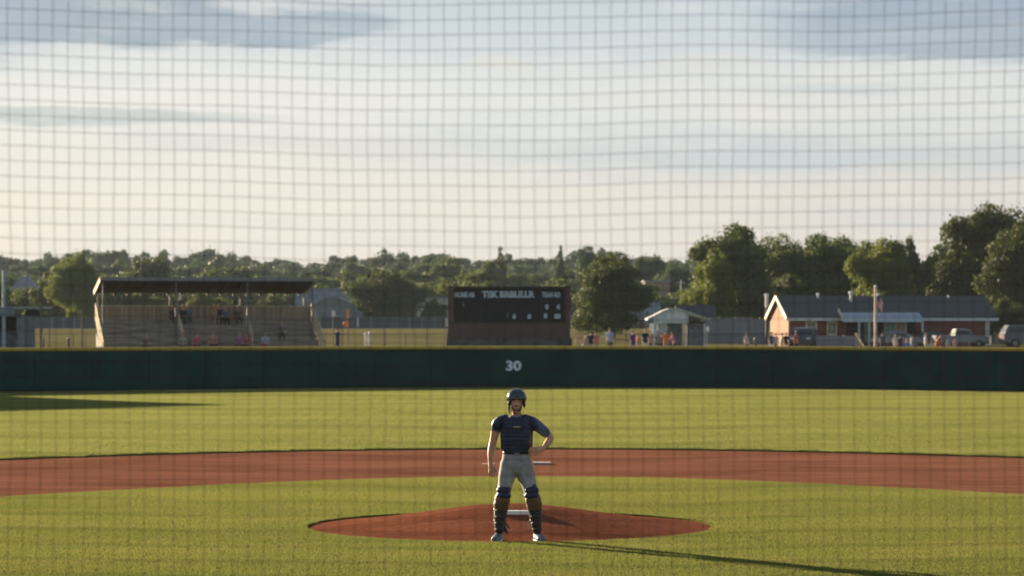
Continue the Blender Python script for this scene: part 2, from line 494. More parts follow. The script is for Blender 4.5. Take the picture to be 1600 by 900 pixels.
MC = (-.02, 36.8); MR = 2.75
def infield():
    N = 360
    vs, fs = [], []
    poly = list(map(tuple, NEAR)) + [(34, -15), (0, -15), (-34, -15)]
    poly = np.array(poly + [poly[0]])
    def hit(a):
        d = np.array((math.cos(a), math.sin(a))); best = None
        for p, q in zip(poly[:-1], poly[1:]):
            e = q - p; den = d[0] * e[1] - d[1] * e[0]
            if abs(den) < 1e-9: continue
            w = p - np.array(MC); t = (w[0] * e[1] - w[1] * e[0]) / den; u = (w[0] * d[1] - w[1] * d[0]) / den
            if t > 0 and -1e-6 <= u <= 1 + 1e-6 and (best is None or t < best): best = t
        return best
    rows = [0, .04, .1, .2, .35, .55, .8, 1.0]
    hs = [hit(2 * math.pi * i / N) for i in range(N)]
    for r in rows:
        for i in range(N):
            a = 2 * math.pi * i / N
            rr = MR + .03 * mnoise.noise(Vector((math.cos(a) * 3, math.sin(a) * 3, 0)))
            q = rr + (hs[i] - rr) * r
            vs.append((MC[0] + math.cos(a) * q, MC[1] + math.sin(a) * q, .028))
    for r in range(len(rows) - 1):
        for i in range(N):
            k = r * N + i; k2 = r * N + (i + 1) % N; fs.append((k, k + N, k2 + N, k2))
    for row in (0, len(rows) - 1):
        o = len(vs)
        for i in range(N): x, y, _ = vs[row * N + i]; vs.append((x, y, -.005))
        for i in range(N):
            k = row * N + i; k2 = row * N + (i + 1) % N
            fs.append((k, k2, o + (i + 1) % N, o + i) if row == 0 else (k2, k, o + i, o + (i + 1) % N))
    tag(mesh_obj('infield_grass', vs, fs, M_INF), kind='structure')
infield()

def mound_h(r):
    return sum(float(np.interp(max(0, r + k), [0, .45, .8, 1.15, 1.75, 2.3, 2.8], [.315, .305, .262, .205, .118, .048, .0])) for k in (-.2, -.1, 0, .1, .2)) / 5
M_MOUND = dirt_mat('mound_clay', (.160, .058, .032), (.21, .078, .044), (.105, .038, .022))
def mound():
    vs, fs = [(MC[0], MC[1], mound_h(0))], []
    N, K = 120, 60
    for j in range(1, K + 1):
        r = MR * 1.012 * j / K
        for i in range(N):
            a = 2 * math.pi * i / N; x = math.cos(a) * r; y = math.sin(a) * r
            nz = .004 * mnoise.noise(Vector((x * 2.3, y * 2.3, 4))) + .003 * mnoise.noise(Vector((x * 8, y * 8, 1)))
            vs.append((MC[0] + x, MC[1] + y, mound_h(r) + nz * (1 - (r / MR) ** 6 if r < MR else 0)))
    for i in range(N): fs.append((0, 1 + i, 1 + (i + 1) % N))
    for j in range(K - 1):
        for i in range(N):
            a = 1 + j * N + i; b = 1 + j * N + (i + 1) % N; fs.append((a, a + N, b + N, b))
    tag(mesh_obj('pitching_mound', vs, fs, M_MOUND, smooth=True), kind='structure')
mound()

# ---- real grass blades, scattered as patches
def blade_mat(name, a, b_, tip):
    m = bpy.data.materials.new(name); m.use_nodes = True
    g = NT(m.node_tree); b = g.N['Principled BSDF']; out = g.N['Material Output']
    geo = g.new('ShaderNodeNewGeometry'); tc = g.new('ShaderNodeTexCoord')
    oi = g.new('ShaderNodeObjectInfo')
    rnd = geo.outputs['Random Per Island']
    pos = geo.outputs['Position']
    mp = g.new('ShaderNodeMapping'); g.L.new(pos, mp.inputs[0]); mp.inputs['Scale'].default_value = (.35, 1.0, 0)
    big = g.smooth(g.noise(pos, .16, 5, .6), .35, .68)
    mid = g.smooth(g.noise(mp.outputs[0], 1.3, 5, .65), .38, .66)
    c = g.mix(g.math('MULTIPLY_ADD', rnd, .5, g.math('MULTIPLY', big, .5)), a, b_)
    c = g.mix(g.math('MULTIPLY', mid, .40), c, tip)
    sp = g.new('ShaderNodeSeparateXYZ'); g.L.new(pos, sp.inputs[0])
    stripe = g.smooth(g.math('SINE', g.math('MULTIPLY_ADD', sp.outputs[1], 1.25, g.math('MULTIPLY', g.noise(pos, .05, 2, .5), 3.0))), -.35, .35, .0, .16)
    c = g.mix(stripe, c, tuple(q * .45 for q in a))
    wear = g.smooth(g.noise(mp.outputs[0], .55, 6, .7), .62, .78, 0, .35)
    c = g.mix(wear, c, (.30, .23, .11))
    g.put(b.inputs['Base Color'], c); b.inputs['Roughness'].default_value = .8; b.inputs['Specular IOR Level'].default_value = .05
    t = g.new('ShaderNodeBsdfTranslucent'); g.put(t.inputs[0], c)
    mx = g.new('ShaderNodeMixShader'); mx.inputs[0].default_value = .45
    g.L.new(b.outputs[0], mx.inputs[1]); g.L.new(t.outputs[0], mx.inputs[2]); g.L.new(mx.outputs[0], out.inputs[0])
    return m

def inside(poly, x, y):
    c = False; n = len(poly); j = n - 1
    for i in range(n):
        if (poly[i][1] > y) != (poly[j][1] > y) and x < (poly[j][0] - poly[i][0]) * (y - poly[i][1]) / (poly[j][1] - poly[i][1]) + poly[i][0]: c = not c
        j = i
    return c

def scatter(name, label, size, count, h, w, pts, m):
    V, F = [], []
    for _ in range(count):
        x, y = rng.uniform(-size / 2, size / 2, 2); a = rng.uniform(0, math.pi); hh = h * rng.uniform(.55, 1.25)
        dx, dy = math.cos(a) * w / 2, math.sin(a) * w / 2; lx, ly = rng.normal(0, .35, 2) * hh
        n = len(V)
        V += [(x - dx, y - dy, 0), (x + dx, y + dy, 0), (x + dx * .6 + lx * .45, y + dy * .6 + ly * .45, hh * .6), (x - dx * .6 + lx * .45, y - dy * .6 + ly * .45, hh * .6), (x + lx, y + ly, hh)]
        F += [(n, n + 1, n + 2, n + 3), (n + 3, n + 2, n + 4)]
    nb = len(V)
    V += pts
    me = bpy.data.meshes.new(name); me.from_pydata(V, [], F)
    at = me.attributes.new('blade', 'FLOAT', 'POINT'); arr = np.zeros(len(V), np.float32); arr[:nb] = 1; at.data.foreach_set('value', arr)
    me.materials.append(m); me.update()
    o = bpy.data.objects.new(name, me); COL.objects.link(o); tag(o, label, 'grass', kind='stuff')
    ng = bpy.data.node_groups.new(name, 'GeometryNodeTree')
    ng.interface.new_socket('Geometry', in_out='INPUT', socket_type='NodeSocketGeometry')
    ng.interface.new_socket('Geometry', in_out='OUTPUT', socket_type='NodeSocketGeometry')
    N, L = ng.nodes, ng.links
    i = N.new('NodeGroupInput'); ou = N.new('NodeGroupOutput')
    na = N.new('GeometryNodeInputNamedAttribute'); na.data_type = 'FLOAT'; na.inputs[0].default_value = 'blade'
    sep = N.new('GeometryNodeSeparateGeometry'); sep.domain = 'POINT'
    L.new(i.outputs[0], sep.inputs[0]); L.new(na.outputs[0], sep.inputs[1])
    m2p = N.new('GeometryNodeMeshToPoints'); L.new(sep.outputs[1], m2p.inputs[0])
    iop = N.new('GeometryNodeInstanceOnPoints'); L.new(m2p.outputs[0], iop.inputs[0]); L.new(sep.outputs[0], iop.inputs['Instance'])
    rv = N.new('FunctionNodeRandomValue'); rv.data_type = 'FLOAT_VECTOR'
    rv.inputs[0].default_value = (0, 0, 0); rv.inputs[1].default_value = (0, 0, 6.283)
    L.new(rv.outputs[0], iop.inputs['Rotation'])
    L.new(iop.outputs[0], ou.inputs[0])
    md = o.modifiers.new('scatter', 'NODES'); md.node_group = ng
    return o

near_poly = [tuple(p) for p in NEAR] + [(34, -15), (-34, -15)]
pts = []
st = .2
for iy in range(int((52 - 26.5) / st)):
    for ix in range(int(30 / st)):
        x = -15 + ix * st + random.uniform(-.03, .03); y = 26.5 + iy * st + random.uniform(-.03, .03)
        if abs(x) > y * .24 + 1.6: continue
        if math.hypot(x - MC[0], y - MC[1]) < MR + .085: continue
        if not inside(near_poly, x, y + .08): continue
        pts.append((x, y, .024))
M_BLN = blade_mat('blade_near', (.160, .188, .046), (.215, .232, .056), (.29, .255, .085))
scatter('grass_blades', 'short lit green grass growing on the infield around the mound', .24, 190, .024, .0046, pts, M_BLN)
pts = []
for rr in (.045, .11):
    n_ = int(2 * math.pi * (MR + rr) / .06)
    for i in range(n_):
        a_ = 2 * math.pi * (i + random.uniform(-.4, .4)) / n_; q_ = MR + rr + random.uniform(-.012, .012)
        pts.append((MC[0] + math.cos(a_) * q_, MC[1] + math.sin(a_) * q_, .024))
for k in range(0, NW - 1):
    for f_ in np.linspace(0, 1, 6)[:-1]:
        x, y = NEAR[k] * (1 - f_) + NEAR[k + 1] * f_
        if abs(x) > y * .24 + 1: continue
        for off in (-.04, -.10): pts.append((x + random.uniform(-.02, .02), y + off, .024))
scatter('edge_grass', 'short grass fringe along the rim of the mound and infield dirt', .085, 19, .026, .0042, pts, M_BLN)
out_poly = [tuple(p) for p in FAR] + [tuple(p) for p in TRACK[::-1]]
pts = []
st = .5
for iy in range(int(75 / st)):
    for ix in range(int(80 / st)):
        x = -40 + ix * st + random.uniform(-.06, .06); y = 45 + iy * st + random.uniform(-.06, .06)
        if abs(x) > y * .24 + 3: continue
        if not (inside(out_poly, x, y) and inside(out_poly, x, y - .2) and inside(out_poly, x, y + .25)): continue
        pts.append((x, y, .024))
scatter('grass_blades', 'pale sunlit mown grass across the outfield up to the wall', .58, 520, .036, .009, pts,
        blade_mat('blade_far', (.175, .205, .056), (.235, .255, .072), (.31, .275, .105)))

# ------------------------------------------------------------------ outfield wall
M_WALL = mat('dark_green_padding', (.010, .048, .042), .75, .25, .6, color2=(.006, .033, .030), spec=.12)
M_CAP = mat('yellow_foam_cap', (.50, .34, .06), .7, .15, 2.0, color2=(.42, .28, .05))
WH = 1.585
def wall():
    root = empty('outfield_wall', (0, 0, 0), 'long dark green padded outfield wall with yellow top rail curving behind the grass', 'wall')
    # panels about 2.4 m long with a thin joint
    s = np.r_[0, np.cumsum(np.hypot(*np.diff(WALL, axis=0).T))]
    L = s[-1]; g = G(); n = int(L / 2.44)
    def at(t): return np.array((np.interp(t, s, WALL[:, 0]), np.interp(t, s, WALL[:, 1])))
    for i in range(n):
        a = at(i * L / n); b = at((i + 1) * L / n - .02); t = (b - a) / np.linalg.norm(b - a); nn = np.array((t[1], -t[0]))
        vs = []
        prof = [(0.0, 0.0), (.05, .02), (.07, .08), (.075, WH - .08), (.05, WH - .02), (0, WH), (-.12, WH), (-.12, 0)]
        for p in (a, b):
            for dx, z in prof: q = p + nn * dx; vs.append((q[0], q[1], z))
        k = len(prof)
        g.add(vs, [(j, (j + 1) % k, k + (j + 1) % k, k + j) for j in range(k)] + [tuple(range(k))[::-1], tuple(range(k, 2 * k))])
    g.build('wall_pad', M_WALL, root)
    bk = G(); A = offset(WALL, -.125); B = offset(WALL, -.20); k = len(A)
    bk.add([(p[0], p[1], z) for z in (0, WH + .02) for c_ in (A, B) for p in c_],
           [f for i in range(k - 1) for f in ((i, i + 1, 2 * k + i + 1, 2 * k + i), (k + i, 3 * k + i, 3 * k + i + 1, k + i + 1), (2 * k + i, 2 * k + i + 1, 3 * k + i + 1, 3 * k + i))])
    bk.build('backing_board', mat('backing_board', (.02, .022, .02), .9, .1), root)
    g = G(); vs = []; prof = [(math.cos(a) * .095, math.sin(a) * .085) for a in np.linspace(0, 2 * math.pi, 13)[:-1]]
    t = np.gradient(WALL, axis=0); t /= np.linalg.norm(t, axis=1)[:, None]; nn = np.c_[t[:, 1], -t[:, 0]]
    k = len(prof)
    for p, q in zip(WALL, nn):
        for dx, z in prof: c = p + q * (dx + .0); vs.append((c[0], c[1], WH + .085 + z))
    fs = [(i * k + j, i * k + (j + 1) % k, (i + 1) * k + (j + 1) % k, (i + 1) * k + j) for i in range(NW - 1) for j in range(k)]
    g.add(vs, fs); g.build('top_rail', M_CAP, root, smooth=True)
    num = text_geo('30', .56, .010, .022, width=.66)
    o = num.build('distance_number', mat('white_marking', (.75, .82, .86), .6, .1), root)
    y = float(np.interp(0, WALL[:, 0], WALL[:, 1]))
    o.location = (.07, y - .135, WH - .70 + .02)
wall()

# ------------------------------------------------------------------ trees
def leaf_mat(name, a, b_, warm):
    m = bpy.data.materials.new(name); m.use_nodes = True
    g = NT(m.node_tree); b = g.N['Principled BSDF']; out = g.N['Material Output']
    geo = g.new('ShaderNodeNewGeometry'); oi = g.new('ShaderNodeObjectInfo'); tc = g.new('ShaderNodeTexCoord')
    clump = g.smooth(g.noise(tc.outputs['Object'], .7, 3, .6), .35, .65)
    f = g.math('MULTIPLY_ADD', geo.outputs['Random Per Island'], .45, g.math('MULTIPLY', clump, .35))
    f = g.math('ADD', f, g.math('MULTIPLY', oi.outputs['Random'], .2))
    c = g.mix(f, a, b_); c = g.mix(g.smooth(g.noise(tc.outputs['Object'], 2.3, 2, .5), .55, .8, 0, .5), c, warm)
    g.put(b.inputs['Base Color'], c); b.inputs['Roughness'].default_value = .6; b.inputs['Specular IOR Level'].default_value = .15
    t = g.new('ShaderNodeBsdfTranslucent'); g.put(t.inputs[0], c)
    mx = g.new('ShaderNodeMixShader'); mx.inputs[0].default_value = .45
    g.L.new(b.outputs[0], mx.inputs[1]); g.L.new(t.outputs[0], mx.inputs[2]); g.L.new(mx.outputs[0], out.inputs[0])
    return m
LEAF = {
    'dark': leaf_mat('leaf_dark', (.038, .056, .014), (.070, .092, .022), (.12, .125, .03)),
    'mid': leaf_mat('leaf_mid', (.055, .082, .018), (.105, .135, .028), (.17, .175, .038)),
    'yel': leaf_mat('leaf_yellow', (.085, .115, .018), (.16, .185, .028), (.20, .20, .035)),
    'far': leaf_mat('leaf_far', (.036, .060, .024), (.062, .094, .034), (.095, .115, .040)),
}
M_BARK = mat('bark', (.09, .07, .05), .95, .3, 4, bump=.6, bscale=20)

def crown_mesh(name, seed, w=1.0, h=1.0, leaves=9000, leaf=.045, lobes=26, kind='round'):
    """unit crown: width 1 across, base z=.0 to top z=1; leaf cards fill the outer shell of many uneven lobes"""
    r = np.random.default_rng(seed)
    L = []
    if kind == 'spire':
        M = [(np.array((0, 0, z)), max(.12, (1 - z) * .30 + .05)) for z in np.linspace(-.85, .8, 8)]
    else:
        M = [(np.array((r.uniform(-.1, .1), r.uniform(-.1, .1), -.05)), .60), (np.array((r.uniform(-.25, .05), r.uniform(-.2, .2), .40)), .46), (np.array((r.uniform(.05, .3), r.uniform(-.2, .2), .33)), .42)]
        k = 7; a0 = r.uniform(0, 6.28)
        for i in range(k):
            a_ = a0 + 6.283 * i / k * 1.0 + r.uniform(-.4, .4); q = r.uniform(.38, .62); z = r.uniform(-.62, .42)
            M.append((np.array((math.cos(a_) * q, math.sin(a_) * q, z)), r.uniform(.26, .44)))
        if kind == 'spread': M = [(m * np.array((1, 1, .7)) - np.array((0, 0, .15)), q) for m, q in M]
    W_ = np.array([q * q for _, q in M]); W_ /= W_.sum()
    for _ in range(lobes):
        c0, q = M[r.choice(len(M), p=W_)]
        d = r.normal(size=3); d /= np.linalg.norm(d)
        if d[2] < -.3: d[2] *= -.5
        rad = q * r.uniform(.26, .50)
        L.append((c0 + d * (q - rad * .55) * r.uniform(.85, 1.08), rad))
    for m_, q in M: L.append((m_, q * .78))
    lobes = len(L)
    P_, Nn = [], []
    tot = sum(q * q for _, q in L)
    for c, rad in L:
        per = int(leaves * rad * rad / tot) + 4
        d = r.normal(size=(per, 3)); d /= np.linalg.norm(d, axis=1)[:, None]
        q = rad * (r.uniform(.55, 1.08, per) ** .6)[:, None]
        pos = c + d * q * np.array((1, 1, .85))
        P_.append(pos); Nn.append(d)
    # loose sprays that break the outline
    ex = int(leaves * .10); d = r.normal(size=(ex, 3)); d /= np.linalg.norm(d, axis=1)[:, None]
    idx = r.integers(0, lobes, ex); cs = np.array([L[i][0] for i in idx]); rs = np.array([L[i][1] for i in idx])
    P_.append(cs + d * (rs * r.uniform(1.0, 1.35, ex))[:, None]); Nn.append(d)
    pos = np.concatenate(P_); nr = np.concatenate(Nn) + r.normal(0, .7, (len(pos), 3))
    nr /= np.linalg.norm(nr, axis=1)[:, None]
    for ax in (0, 1):                                  # fill the unit width and height
        lo_, hi_ = np.percentile(pos[:, ax], (1.0, 99.0)); pos[:, ax] = (pos[:, ax] - (lo_ + hi_) / 2) * 2 / (hi_ - lo_)
    lo_, hi_ = np.percentile(pos[:, 2], (.5, 99.8)); pos[:, 2] = (pos[:, 2] - lo_) * 2 / (hi_ - lo_) - 1
    t = np.cross(nr, r.normal(size=nr.shape)); t /= np.linalg.norm(t, axis=1)[:, None]; b = np.cross(nr, t)
    s = leaf * r.uniform(.6, 1.4, len(pos))[:, None]
    pos = pos * np.array((.5, .5, .5)) + np.array((0, 0, .5))
    pos[:, 0] *= w; pos[:, 1] *= w; pos[:, 2] *= h
    V = np.stack([pos - t * s * .5, pos + b * s * .35, pos + t * s * .6, pos - b * s * .35], 1).reshape(-1, 3)
    n = len(pos)
    me = bpy.data.meshes.new(name); me.vertices.add(n * 4); me.vertices.foreach_set('co', V.ravel().astype(np.float32))
    me.loops.add(n * 4); me.loops.foreach_set('vertex_index', np.arange(n * 4, dtype=np.int32))
    me.polygons.add(n); me.polygons.foreach_set('loop_start', np.arange(0, n * 4, 4, dtype=np.int32)); me.polygons.foreach_set('loop_total', np.full(n, 4, np.int32))
    me.update(); me.validate()
    return me

def trunk_mesh(seed):
    r = random.Random(seed); g = G()
    g.limb([(0, 0, -.05), (.01, 0, .15), (-.01, .01, .4), (0, 0, .75)], [.045, .034, .026, .010], n=8)
    for i in range(7):
        a = r.uniform(0, 6.28); z = r.uniform(.18, .55); l = r.uniform(.2, .34)
        g.limb([(0, 0, z), (math.cos(a) * l * .5, math.sin(a) * l * .5, z + l * .45), (math.cos(a) * l, math.sin(a) * l, z + l * .8)], [.018, .011, .005], n=6, sub=3)
    me = bpy.data.meshes.new('trunk'); me.from_pydata(g.v, [], g.f); me.materials.append(M_BARK); me.update()
    return me
TRUNKS = [trunk_mesh(i) for i in range(3)]
CROWN = {}
def crown_proto(style, i):
    k = (style, i)
    if k not in CROWN:
        kw = dict(big=dict(leaves=42000, leaf=.030, lobes=95), mid=dict(leaves=18000, leaf=.042, lobes=60), far=dict(leaves=7000, leaf=.064, lobes=34),
                  spire=dict(leaves=6000, leaf=.06, lobes=26, kind='spire'), spread=dict(leaves=14000, leaf=.045, lobes=30, kind='spread'))[style]
        CROWN[k] = crown_mesh('crown', 100 + i * 7 + len(style), **kw)
    return CROWN[k]

def tree(px, d, top, wpx, low=.12, style='mid', var=0, leafk='mid', label=None, cat='tree', group=None, name='broadleaf_tree', base=None, yoff=0, rot=None):
    """px: centre, top: row of the top, wpx: crown width; crown starts at `low` of the tree's height"""
    x = (px - 800) / FPX * d; z0 = hgt(x, d) if base is None else base
    H = ZP(top, d) - z0; W = wpx / FPX * d
    root = empty(name, (x, d, z0), label, cat, rot if rot is not None else random.uniform(0, 6.28), group)
    if style != 'bush':
        t = bpy.data.objects.new('trunk', TRUNKS[var % 3]); COL.objects.link(t); t.parent = root
        t.scale = (W * .9, W * .9, H); 
    c = bpy.data.objects.new('crown', crown_proto('mid' if style == 'bush' else style, var)); COL.objects.link(c); c.parent = root
    if not c.data.materials: c.data.materials.append(LEAF['mid'])
    c.material_slots[0].link = 'OBJECT'; c.material_slots[0].material = LEAF[leafk]
    c.scale = (W, W * random.uniform(.85, 1.05), H * (1 - low)); c.location = (0, 0, H * low)
    return root

# the separately recognisable trees (centre px, distance, top row, crown width px)
tree(957, 300, 398, 124, .10, 'big', 0, 'dark', 'big round dark tree standing just right of the scoreboard')
tree(600, 450, 424, 102, .06, 'big', 1, 'dark', 'broad dark tree between the grandstand and the scoreboard behind the grey fence')
tree(575, 462, 424, 44, .1, 'mid', 2, 'dark', 'narrow dark tree fused to the left flank of the broad dark tree')
tree(76, 440, 424, 62, .08, 'mid', 3, 'dark', 'dark green tree left of the tall yellow-green tree near the grandstand')
tree(122, 425, 398, 74, .05, 'big', 2, 'yel', 'tall yellow-green tree just left of the grandstand roof')
tree(38, 470, 452, 60, .05, 'mid', 1, 'mid', 'low green tree below the pale hip roof at far left', name='small_tree')
tree(150, 455, 428, 60, .05, 'mid', 0, 'mid', 'mid green tree half hidden by the left end of the grandstand')
tree(243, 560, 404, 66, .1, 'mid', 4, 'dark', 'dark tree rising above the left half of the grandstand roof')
tree(223, 420, 456, 64, .02, 'bush', 0, 'mid', 'dull green bush seen under the grandstand roof at the left', 'bush', name='bush')
tree(325, 415, 457, 72, .02, 'bush', 2, 'yel', 'pale yellow-green bush seen under the middle of the grandstand roof', 'bush', name='bush')
tree(425, 430, 460, 60, .02, 'bush', 3, 'mid', 'olive bush seen under the right of the grandstand roof', 'bush', name='bush')
tree(686, 520, 440, 78, .05, 'spread', 0, 'yel', 'low bright yellow-green tree behind the flat grey building')
tree(678, 440, 468, 36, .05, 'bush', 1, 'dark', 'small dark bush in front of the flat grey building', 'bush', name='bush')
tree(750, 560, 410, 84, .05, 'mid', 2, 'mid', 'olive round tree above the left half of the scoreboard')
tree(700, 640, 404, 70, .05, 'mid', 1, 'mid', 'olive tree between the yellow-green tree and the scoreboard')
tree(781, 640, 388, 34, .05, 'spire', 0, 'dark', 'narrow pointed dark tree above the middle of the scoreboard', name='conifer_tree')
tree(876, 620, 386, 20, .25, 'spire', 1, 'dark', 'thin pole-like pointed tree left of the big round dark tree', name='conifer_tree')
tree(912, 640, 388, 72, .05, 'mid', 3, 'far', 'tall hazy tree right behind the thin pointed tree')
tree(1018, 640, 402, 60, .1, 'mid', 4, 'far', 'hazy tree right behind the big round dark tree')
tree(1056, 600, 412, 66, .1, 'mid', 1, 'far', 'hazy rounded tree above the far brick building')
tree(1078, 420, 446, 40, .1, 'mid', 2, 'yel', 'thin yellowish sapling behind the gazebo roof', name='small_tree')
tree(1152, 330, 356, 128, .08, 'big', 3, 'mid', 'tall broad sunlit tree left of the brick house')
tree(1115, 322, 392, 70, .02, 'mid', 0, 'yel', 'shorter yellow-green tree on the left edge of the group by the brick house')
tree(1215, 350, 372, 124, .08, 'big', 1, 'mid', 'green tree directly behind the brick house gable')
tree(1266, 345, 371, 124, .08, 'big', 0, 'mid', 'rounded green tree behind the left half of the house roof')
tree(1328, 350, 375, 124, .08, 'big', 2, 'mid', 'green tree behind the middle of the house roof')
tree(1362, 352, 381, 92, .08, 'big', 4, 'mid', 'green tree behind the roof just left of the flagpole')
tree(1300, 375, 378, 110, .08, 'mid', 4, 'dark', 'dark tree in the gap behind the rounded house trees')
tree(1390, 325, 378, 106, .04, 'big', 3, 'yel', 'bright yellow-green tree behind the flagpole')
tree(1420, 370, 374, 50, .1, 'mid', 2, 'dark', 'slim dark tree peeking over the bright tree behind the flagpole')
tree(1474, 345, 386, 84, .06, 'mid', 3, 'mid', 'green tree left of the tallest dark tree at right')
tree(1546, 318, 326, 160, .05, 'big', 4, 'dark', 'tallest dark tree at the right, above the end of the house')
tree(1495, 315, 396, 92, .03, 'mid', 1, 'dark', 'dark tree touching the right end of the house roof')
tree(1604, 305, 352, 120, .04, 'big', 2, 'dark', 'large dark tree cut off by the right edge of the photo')
tree(1680, 320, 345, 150, .04, 'big', 1, 'dark', 'large dark tree beyond the right edge of the photo')
tree(1565, 290, 470, 90, .02, 'bush', 2, 'dark', 'dark undergrowth bush at the right end of the brick house', 'bush', name='bush')
tree(1440, 345, 430, 70, .02, 'bush', 0, 'dark', 'dark thicket low behind the right half of the house roof', 'bush', name='bush')
tree(1235, 335, 430, 80, .02, 'bush', 3, 'dark', 'dark thicket low behind the left half of the house roof', 'bush', name='bush')
tree(-30, 430, 410, 90, .05, 'mid', 2, 'mid', 'green tree just beyond the left edge of the photo')

# the wooded skyline, tree by tree in rows
sky_x = [-400, -100, 0, 30, 60, 100, 150, 200, 240, 270, 290, 330, 360, 400, 440, 480, 520, 545, 570, 600, 640, 660, 690, 710, 730, 760, 800, 830, 860, 900, 930, 960, 1000, 1060, 1090, 1440, 1600, 2000]
sky_y = [395, 390, 398, 404, 400, 394, 392, 391, 391, 404, 398, 388, 390, 402, 408, 408, 402, 394, 400, 392, 394, 402, 391, 404, 410, 402, 399, 402, 405, 389, 387, 400, 399, 410, 406, 410, 400, 390]
def skyrow(d, x0, x1, step, dy, jit, leafk, group, label, wk=1.9):
    x = x0; i = 0
    while x < x1:
        t = np.interp(x, sky_x, sky_y) + dy + random.uniform(-jit * .3, jit)
        w = step * wk * random.uniform(.8, 1.25)
        tree(x, d * random.uniform(.96, 1.04), t, w, .04, 'far', i % 5, leafk, label, 'tree', group, name='woodland_tree')
        x += step * random.uniform(.55, 1.05); i += 1
skyrow(1080, -350, 1950, 34, 1, 7, 'far', 'hazy trees along the skyline', 'hazy blue-green tree in the continuous skyline wood')
skyrow(860, -300, 1900, 36, 14, 10, 'far', 'trees in the second row below the skyline', 'dull green tree in the wood just below the skyline')
skyrow(660, -250, 1850, 40, 28, 12, 'mid', 'trees in the lower rows of the wood', 'green tree on the lower slope of the wood')
skyrow(545, -250, 1850, 46, 44, 14, 'mid', 'trees at the near edge of the wood', 'olive green tree at the near edge of the wood')
print('trees done')
# ------------------------------------------------------------------ buildings
M_BRICK = brick_mat('red_brick', (.20, .058, .042), (.15, .046, .036), (.2, .13, .11))
M_BRICK_SUN = brick_mat('sunlit_brick', (.25, .12, .060), (.20, .095, .048), (.24, .16, .10))  # house brick with sunlight put into its colour
M_BRICKD = brick_mat('brown_brick', (.115, .065, .055), (.085, .052, .046), (.12, .10, .09))
M_SHING = plank_mat('grey_shingles', (.046, .053, .056), 2, .13, .12, .18)
M_TRIM = mat('white_trim', (.55, .58, .58), .6, .1)
M_CREAM = mat('cream_trim', (.62, .55, .40), .6, .1)
M_GLASS = mat('window_glass', (.04, .052, .06), .28, .2, spec=.4)
M_DARK = mat('dark_interior', (.02, .018, .016), .9, .2)
M_GREYM = plank_mat('grey_corrugated', (.17, .21, .25), 0, .25, .18, .12, .5)
M_STEEL = mat('grey_steel', (.22, .23, .23), .45, .15, metal=.5)
M_WOOD = plank_mat('weathered_boards', (.36, .28, .19), 0, .15, .09, .3)
M_BENCH = mat('weathered_bench', (.28, .24, .19), .8, .25, 2, stretch=(.3, 3, 3))
M_LWOOD = mat('pale_timber', (.60, .49, .33), .8, .2, 3)
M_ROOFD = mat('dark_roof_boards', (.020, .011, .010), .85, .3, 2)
M_PAINTBL = mat('pale_blue_siding', (.50, .57, .58), .7, .12, 2)
M_ROOFB = mat('pale_metal_roof', (.26, .31, .36), .5, .12, 1.5)
M_WHITE = mat('white_paint', (.72, .72, .70), .5, .06)

def slab(pts, th):
    """flat polygon given as 3D points, thickened downwards along z"""
    g = G(); n = len(pts); p = [Vector(q) for q in pts]
    g.add(p + [q - Vector((0, 0, th)) for q in p], [tuple(range(n)), tuple(range(n, 2 * n))[::-1]] + [(i, n + i, n + (i + 1) % n, (i + 1) % n) for i in range(n)])
    return g

